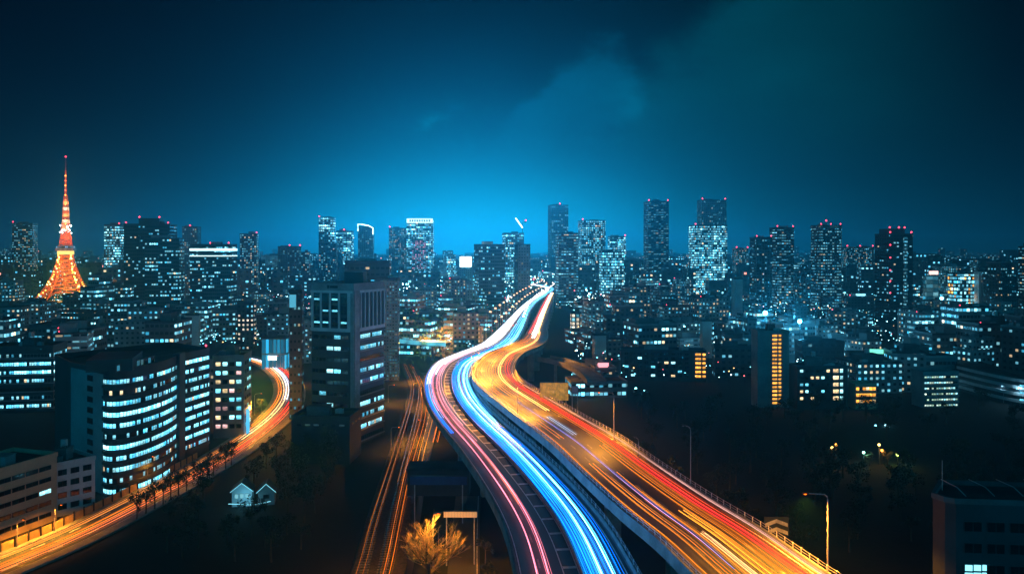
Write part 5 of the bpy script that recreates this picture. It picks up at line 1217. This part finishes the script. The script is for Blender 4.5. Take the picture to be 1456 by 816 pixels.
# keep the ones that show
cov = np.zeros((410, 760), bool)
allr = [(D, x0, x1, y0, y1, None) for (x0, x1, y0, y1, D) in RECTS]+[(q['D'], q['x0'], q['x1'], q['yt'], q['yb'], q) for q in fill]
for D, x0, x1, y0, y1, q in sorted(allr, key=lambda r: r[0]):
    s_ = (slice(max(0, int(y0/2)), max(0, min(410, int(y1/2)+1))), slice(max(0, int(x0/2)), max(0, min(728, int(x1/2)+1))))
    sub = cov[s_]
    if q is not None: q['vis'] = 0 if sub.size == 0 else float((~sub).mean())*sub.size
    cov[s_] = True
fill = sorted([q for q in fill if q['vis'] >= 14], key=lambda q: -q['vis'])[:285]
SIDE = {(-1, 0): 'left of', (1, 0): 'right of', (0, 1): 'in front of', (0, -1): 'behind'}
ORD = ['', 'second ', 'third ', 'fourth ', 'fifth ', 'sixth ', 'seventh ', 'eighth ', 'ninth ', 'tenth ', 'eleventh ', 'twelfth ']
for q in fill:
    yc = (q['yt']+min(q['yb'], q['yt']+40))/2
    best = min(LAND, key=lambda L: math.hypot(L[1]-q['xp'], (L[2]-yc)*1.6))
    ddx = q['xp']-best[1]
    sd = 'left of' if ddx < -14 else 'right of' if ddx > 14 else 'in front of' if q['D'] < best[3] else 'behind'
    q['key'] = (q['st'], best[0], sd); q['dist'] = abs(ddx)+abs(best[2]-yc)*.2
cnt = {}
for q in sorted(fill, key=lambda q: q['dist']):
    n = cnt.get(q['key'], 0); cnt[q['key']] = n+1; name, desc, fk = STY[q['st']]
    size = 'tall ' if q['h'] > 40 else 'low ' if q['h'] < 14 else ''
    lab = size+desc+', '+(ORD[min(n, 11)].strip()+' ' if n else '')+q['key'][2]+' '+q['key'][1]
    rr = random.Random(int(q['cx']*7+q['D']))
    th = thing(name, lab, 'building', (q['cx'], q['cy'], 0), q['yaw'], 'town blocks')
    foot = rect(q['w'], q['d']); h = q['h']
    if rr.random() < .3:   # a set-back top storey pair
        m = MB(); m.prism(foot, 0, h*.78, 0, True); m.prism(rect(q['w']*.7, q['d']*.75, q['w']*.1, q['d']*.08), h*.78, h-1, 0, False); m.build('wall', facade(**fk), th)
        roof(th, rect(q['w']*.7, q['d']*.75, q['w']*.1, q['d']*.08), h-1, ROOF, 1.0, WALLG)
        clutter(th, q['w']*.5, q['d']*.5, h-1, rr, n=1)
    else:
        m = MB(); m.prism(foot, 0, h-1, 0, False); m.build('wall', facade(**fk), th)
        roof(th, foot, h-1, rr.choice([ROOF, ROOF, ROOFL]), 1.0, rr.choice([WALLG, CONCD, WALLD])); clutter(th, q['w'], q['d'], h-1, rr)
    if rr.random() < .06:
        m = MB(); m.box(0, -q['d']*.4, h+1.4, q['w']*.36, .4, 1.7); m.box(0, -q['d']*.4, h+.3, q['w']*.3, .2, .6)
        m.build('roof_sign', glow(*rr.choice([('rs_a', (.3, .85, 1.), 2.2), ('rs_b', (.75, .97, 1.), 3.0), ('rs_c', (1., .35, .4), 1.8), ('rs_d', (.2, 1., .7), 1.4)])), th)
    if rr.random() < .22 and h > 20: beacon(th, -q['w']*.4, -q['d']*.4, h, .28*max(1, q['D']/500))
print('fillers', len(fill), 'tries', tries)

# far town to the horizon: uncountable, one object
m = MB(); RD_ = random.Random(77)
for k in range(5200):
    D = 1150*math.exp(RD_.random()**.9*1.6); xa = RD_.uniform(-120, 1580); cx_ = X(xa, D)
    w_, d_ = RD_.uniform(14, 40)*(D/2000)**.3, RD_.uniform(12, 30); h = RD_.choice([12, 16, 20, 25, 30, 38, 45])*RD_.uniform(.8, 1.2)
    if RD_.random() < .05: h *= 1.7
    h = min(h, 62+ (D-1250)*.008)
    if 735 < xa < 800 and D < 1500: continue
    yaw = RD_.uniform(-.4, .4); foot = box_at(cx_, D, w_, d_, yaw); m.prism(foot, 0, h, RD_.randrange(4), True, mtop=4, u0=RD_.randrange(40)*997.0)
o = m.build('distant_city', [facade(ww=7.0, fh=6.0, wx=.42, wy=.40, lit=.30, warm=.15, bright=8.0, wall=(.08, .08, .085), rows=.3), facade(ww=9.0, fh=7.0, wx=.45, wy=.4, lit=.22, warm=.25, bright=9.0, wall=(.12, .12, .12), rows=.2),
    facade(ww=6.0, fh=5.0, wx=.5, wy=.4, lit=.3, warm=.04, bright=7.0, wall=(.06, .06, .065), rows=.6), facade(ww=12.0, fh=10.0, wx=.3, wy=.3, lit=.16, warm=.4, bright=11.0, wall=(.05, .05, .05), rows=.0, warmc=(1., .35, .25)), ROOF], None)
o['kind'] = 'stuff'

# countless small street lamps between the blocks
RLM = random.Random(404); m = MB(); nl = 0
LMC = [glow('town_lamp_cyan', (.20, .82, 1.), 11.), glow('town_lamp_white', (.6, .93, 1.), 13.), glow('town_lamp_amber', (1., .55, .2), 9.), glow('town_lamp_red', (1., .12, .14), 7.)]
while nl < 9500:
    D = 400*math.exp(RLM.random()**.8*2.5); xa = RLM.uniform(-20, 1476); q = (X(xa, D), D); z = RLM.choice([5, 6, 7, 9])
    if (555 < xa < 800 and D < 520) or np.min(np.hypot(ALLR[:, 2]-q[0], ALLR[:, 3]-q[1])) < 16: continue
    mi = RLM.choices(range(4), (46, 30, 17, 7))[0]; rr_ = RLM.choice([.18, .22, .3])*max(1., (D/650)**.85)
    m.tube([(q[0], q[1], 0), (q[0], q[1], z)], .1, 3, 4, cap=False); m.ball((q[0], q[1], z), rr_, 5, 3, mi); nl += 1
o = m.build('town_lamps', LMC+[DSTEEL]); o['kind'] = 'stuff'

RLM = random.Random(405); m = MB(); nl = 0
while nl < 3000:
    D = RLM.uniform(900, 2600); xa = RLM.gauss(690, 110); q = (X(xa, D), D); z = RLM.choice([6, 9, 14, 22])
    if not 500 < xa < 900 or np.min(np.hypot(ALLR[:, 2]-q[0], ALLR[:, 3]-q[1])) < 20: continue
    m.tube([(q[0], q[1], 0), (q[0], q[1], z)], .1, 3, 4, cap=False); m.ball((q[0], q[1], z), RLM.choice([.35, .45, .6, .8])*(D/900)**.8, 5, 3, RLM.choices(range(4), (52, 38, 6, 4))[0]); nl += 1
o = m.build('town_lamps', LMC+[DSTEEL]); o['kind'] = 'stuff'

# ------------------------------------------------------------------ bright single lamps in the town
def floodlight(x, y, D, label, r, mt, ht=None, grp='bright lamps in the town'):
    z = Z(y, D); t = thing('floodlight', label, 'floodlight', (X(x, D), D, 0), 0, grp)
    m_ = MB(); m_.tube([(0, 0, 0), (0, 0, z-r)], .14+r*.12, 5); m_.build('mast', DSTEEL, t)
    m_ = MB(); m_.ball((0, 0, z), r, 8, 5); m_.build('bulb', mt, t)
    m_ = MB(); m_.tube([(0, r*.3, z+r*.95), (0, r*.3, z+r*1.15)], r*.9, 8); m_.build('hood', DSTEEL, t)
    return t
t = floodlight(1088, 445, 560, 'brilliant blue floodlight below the twin towers, left of a pair', 1.5, BLAMP); add_light('flood_light', t, (0, -2.2, Z(445, 560)), 42000, (.1, .6, 1.), 1.)
t = floodlight(1137, 457, 520, 'brilliant blue floodlight left of the lone ribbed tower, right of a pair', 1.3, BLAMP); add_light('flood_light', t, (0, -2, Z(457, 520)), 42000, (.1, .6, 1.), 1.)
floodlight(645, 404, 1000, 'bright cyan lamp left of the dark blue office', 1.9, BLAMP)
floodlight(1339, 424, 800, 'bright cyan lamp left of the office with orange floors', 1.5, BLAMP)
floodlight(949, 459, 600, 'warm white lamp above the long dark block', .9, glow('warm_white', (1., .8, .6), 14.))
floodlight(1032, 447, 640, 'warm yellow lamp left of the orange stairwell tower', 1.0, glow('warm_yellow', (1., .72, .36), 12.))
for k, (x, y, D) in enumerate(((938, 474, 560), (973, 464, 560), (904, 552, 400), (916, 556, 400), (961, 575, 372), (970, 578, 372), (820, 498, 520))): floodlight(x, y, D, 'small teal lamp '+('by the pale slab', 'left of the pale slab tower', 'left end of the yard below the long block', 'right in the yard below the long block', 'over the lit car park', 'beside the lit car park', 'at the foot of the curved ramp')[k], .5, glow('teal_lamp', (.25, .9, .95), 16.))
for k, (x, y, c, lab) in enumerate(((1183, 636, (1., .55, .12), 'warm yellow lamp alone in the dark park on the right'), (1189, 632, (1., .36, .05), 'orange lamp beside the lone yellow one in the dark park'), (1250, 632, (1., .6, .15), 'yellow lamp among the green lit bushes'), (1254, 640, (1., .3, .04), 'deep orange lamp among the green lit bushes'),
        (1228, 643, (.4, 1., .75), 'pale green lamp left of the lit bushes'), (1276, 646, (.7, 1., .15), 'yellow green lamp right of the lit bushes'), (1245, 605, (.15, .7, 1.), 'blue lamp left above the lit bushes'), (1259, 604, (.3, .8, 1.), 'blue white lamp right above the lit bushes'), (1181, 612, (.5, .9, 1.), 'small white lamp above the dark park'))):
    t = floodlight(x, y, 262 if y > 625 else 320, lab, .42, glow('park_lamp_%d' % k, c, 9.), grp='lamps in the park'); add_light('park_light', t, (0, -.8, Z(y, 262 if y > 625 else 320)-.3), 300, c, .3)

# ------------------------------------------------------------------ small lit pavilion in the left park
t = thing('pavilion', 'small blue lit gabled pavilion with two roofs in the dark park', 'building', (X(352, 222), 222, 0), .2)
WB = mat('painted_glow_wall', lambda t_, m_: bsdf(t_, (.5, .52, .55), .6, 0, (.06, .42, .62), .10))  # lamplight on the wall is painted in as a faint emission
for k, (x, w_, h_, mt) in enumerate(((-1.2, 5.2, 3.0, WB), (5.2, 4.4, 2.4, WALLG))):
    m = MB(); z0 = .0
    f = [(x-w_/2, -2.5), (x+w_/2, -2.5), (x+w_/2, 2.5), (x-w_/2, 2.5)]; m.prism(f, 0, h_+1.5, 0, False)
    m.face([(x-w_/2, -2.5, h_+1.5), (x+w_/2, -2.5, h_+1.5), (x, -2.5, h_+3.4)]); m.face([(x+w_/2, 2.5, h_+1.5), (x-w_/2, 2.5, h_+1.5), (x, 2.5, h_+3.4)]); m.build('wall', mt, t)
    m = MB()
    for s_ in (-1, 1):
        a, b = (x+s_*(w_/2+.4), h_+1.2), (x, h_+3.55); m.face([(a[0], -3, a[1]), (b[0], -3, b[1]), (b[0], 3, b[1]), (a[0], 3, a[1])]); m.face([(a[0], -3, a[1]-.2), (b[0], -3, b[1]-.2), (b[0], 3, b[1]-.2), (a[0], 3, a[1]-.2)][::-1])
        m.face([(a[0], -3, a[1]), (a[0], -3, a[1]-.2), (b[0], -3, b[1]-.2), (b[0], -3, b[1])])
    m.build('roof', ROOFL, t)
    m = MB()
    for s_ in (-1, 1): m.tube([(x+s_*(w_/2+.4), -3.1, h_+1.15), (x, -3.1, h_+3.5)], .09, 4)
    m.build('light_strip', glow('strip_cyan', (.25, .8, 1.), 1.2), t)
for x in (-2.6, -1.2, .2): window(t, x, -2.55, 2.9, 0, 1.1, 1.3, glow('pav_win', (.3, .8, .95), .7))
m = MB(); m.tube([(-4.5, -4, 1.4), (2.2, -4.2, .8), (6.5, -4.2, 1.5)], .12, 4); m.build('light_strip', glow('strip_cyan', (.25, .8, 1.), 1.2), t)
window(t, 5.2, -2.55, 2.3, 0, 1.6, 1.2, GLASSD); m = MB(); m.box(4.3, -2.56, 1.0, 1.0, .12, 2.0); m.build('door', WALLD, t)
add_light('pavilion_light', t, (0, -5, 3), 260, (.2, .75, 1.), .4)

# ------------------------------------------------------------------ trees
def tree_meshes(seed, n=520, rx=3.6, rz=3.4, zc=6.2, leaf=.55, lm=LEAF):
    r = random.Random(seed); tr_ = MB()
    tr_.tube([(0, 0, 0), (.1, .05, 1.6), (.05, .1, zc-1.5), (.2, 0, zc+.6)], .28, 6, taper=.35)
    clumps = []
    for k in range(9):
        an = r.random()*6.28; rr_ = rx*r.uniform(.25, .8); c = (rr_*math.cos(an), rr_*math.sin(an), zc+rz*r.uniform(-.65, .75)); clumps.append((c, r.uniform(.9, 1.7)))
        tr_.tube([(0, 0, zc-2+.25*k*.5), (c[0]*.5, c[1]*.5, (zc-1.2+c[2])/2), (c[0]*.9, c[1]*.9, c[2])], .1, 4, taper=.3)
    cr = MB()
    for k in range(n):
        c, rad = r.choice(clumps); d = np.array([r.gauss(0, 1) for _ in range(3)]); d /= np.linalg.norm(d); p = np.array(c)+d*rad*r.random()**.4
        a = np.array([r.gauss(0, 1) for _ in range(3)]); a /= np.linalg.norm(a); b = np.cross(a, d+.3*np.array([r.gauss(0, 1) for _ in range(3)])); b /= (np.linalg.norm(b)+1e-6); s_ = leaf*r.uniform(.6, 1.3)
        cr.face([p-a*s_*.5, p+b*s_*.32, p+a*s_*.5, p-b*s_*.32])
    return tr_.mesh('trunk', BARK), cr.mesh('crown', lm)
TM = [tree_meshes(s) for s in (1, 2, 3, 4)]
TMG = [tree_meshes(s, 520, 3.2, 3.2, 5.0, .5, LEAFG) for s in (5, 6)]
def tree(x, y, s_, label, group, tm, rz=None, z=0):
    t = thing('tree', label, 'tree', (x, y, z), RF.random()*6.28, group); t.scale = (s_, s_, s_*RF.uniform(.85, 1.15))
    link('trunk', tm[0], t); link('crown', tm[1], t); return t
placed = []
def plant(n, xr, yr, smin, smax, label, group, tms, gap=6.0, test=None):
    k = 0; tr_ = 0
    while k < n and tr_ < n*60:
        tr_ += 1
        p = P(RF.uniform(*xr), 355+RF.uniform(yr[0]-355, yr[1]-355), 0)
        if np.min(np.hypot(ALLR[:, 2]-p[0], ALLR[:, 3]-p[1])) < 14: continue
        if any(math.hypot(a-p[0], b-p[1]) < gap for a, b in placed): continue
        if test and not test(p): continue
        placed.append((p[0], p[1])); tree(p[0], p[1], RF.uniform(smin, smax), label, group, RF.choice(tms)); k += 1
def clear_b(p):
    px_, py_ = proj((p[0], p[1], 4)); return not (1325 < px_ and p[1] < 150) and not (295 < px_ < 405 and 195 < p[1] < 235)
plant(90, (860, 1470), (585, 800), .8, 1.35, 'dark leafy tree in the black park right of the viaducts', 'trees of the right park', TM, 7.0, clear_b)
plant(46, (230, 500), (640, 800), .7, 1.15, 'dark leafy tree in the black park left of the railway', 'trees of the left park', TM, 6.5, clear_b)
for k, (x, y) in enumerate(((205, 727), (232, 712), (262, 700), (285, 684), (300, 680), (322, 664), (338, 655), (215, 722), (246, 706), (272, 692), (292, 680), (311, 670), (190, 736), (330, 660))):
    p = P(x, y+6, 0); q = min(range(RS.N), key=lambda i: math.hypot(RS.p[i][0]-p[0], RS.p[i][1]-p[1])); e = RS.at(2.2, q, 0)
    tree(e[0], e[1], .74+.08*(k % 3), 'dark street tree along the near kerb of the left street', 'street trees of the left street', RF.choice(TM))
for k, (x, y) in enumerate(((352, 612), (360, 600), (345, 618), (372, 586))):
    p = P(x, y, 0); tree(p[0], p[1], .75, 'yellow lit green tree inside the bend of the left street', 'lit trees inside the bend', TMG[k % 2])
for k, (x, y) in enumerate(((1236, 648), (1262, 646))): 
    p = P(x, y+14, 0); tree(p[0], p[1], .6, 'small green lit tree between the park lamps, '+('left one' if k == 0 else 'right one'), 'lit park trees', TMG[k % 2])
for k, (x, y) in enumerate(((700, 845), (690, 800), (712, 890))):
    p = P(x, y, 0); tree(p[0], p[1], .62, 'dark bushy tree under the left edge of the white and pink viaduct', 'trees under the viaduct', TM[k])
for k, (x, y, D, s_) in enumerate(((598, 505, 520, 1.2), (612, 505, 540, 1.3), (626, 497, 545, 1.3), (640, 492, 570, 1.2), (655, 487, 590, 1.2), (632, 478, 640, 1.3), (668, 470, 690, 1.3), (724, 484, 560, 1.3), (732, 482, 590, 1.2))):
    tree(X(x, D), D, s_*1.7, 'orange lit tree among those at the feet of the viaducts where they bend', 'orange lit trees by the bends', TMG[k % 2])
for x, D, ht, lab in ((605, 512, 13, 'left of the orange lit trees by the bend'), (633, 552, 13, 'in the middle of the orange lit trees by the bend'), (660, 585, 14, 'right of the orange lit trees by the bend'), (650, 650, 15, 'far behind the orange lit trees by the bend'), (728, 572, 16, 'between the two viaducts beyond the orange bend')):
    street_lamp(X(x, D), D-5, 0, ht, 1.4, 'orange street lamp '+lab, 'lamps by the viaduct bends', energy=130000, hs=3.2, spot=None)
# bare tree lit by the lamp
p = P(610, 846, 0)
t = thing('bare_tree', 'bare branching tree glowing orange under the street lamp', 'tree', (p[0], p[1], 0)); RB = random.Random(9)
trk = MB(); trk.tube([(0, 0, 0), (.1, 0, 2.0), (0, .1, 4.2)], .34, 7, taper=.6)
tw_ = MB()
def grow_branch(o_, d, L, r, lev):
    pts = [o_]; p_ = np.array(o_); d = np.array(d)
    for k in range(4):
        d = d+np.array([RB.gauss(0, .12), RB.gauss(0, .12), .06]); d /= np.linalg.norm(d); p_ = p_+d*L/4; pts.append(tuple(p_))
    (trk if lev == 0 else tw_).tube(pts, r, 5 if lev == 0 else 3, taper=.45, cap=False)
    if lev < 3:
        for k in range((6, 5, 4)[lev]):
            f = RB.uniform(.25, 1.0); q = pts[min(4, int(f*4))]; e = d+np.array([RB.gauss(0, .55), RB.gauss(0, .55), RB.gauss(.1, .35)]); e /= np.linalg.norm(e)
            grow_branch(q, e, L*RB.uniform(.45, .7), r*.5, lev+1)
for k in range(10):
    an = k*.63+RB.random()*.3; el_ = RB.uniform(.35, 1.2)
    grow_branch((0, 0, 2.6+.18*k), (math.cos(an)*math.cos(el_), math.sin(an)*math.cos(el_), math.sin(el_)), 4.6, .15, 0)
t.scale = (1.5, 1.5, 1.55)
trk.build('trunk', BARK, t); tw_.build('crown', TWIG, t)

# ------------------------------------------------------------------ air over the town
b = MB(); b.box(0, 3100, 92.5, 13000, 6800, 187)
def haze_b(t, m):
    v = t.new('ShaderNodeVolumePrincipled'); t.put(v.inputs["Color"], (.12, .78, 1.0)); v.inputs['Density'].default_value = HAZE; v.inputs['Anisotropy'].default_value = .82
    return v.outputs[0]
HAZE = 0.00032
hm = bpy.data.materials.new('haze'); hm.use_nodes = True; ht = NT(hm.node_tree); ht.n.clear(); ho = ht.new('ShaderNodeOutputMaterial'); ht.l.new(haze_b(ht, hm), ho.inputs['Volume'])
o = b.build('haze', hm); o['kind'] = 'stuff'
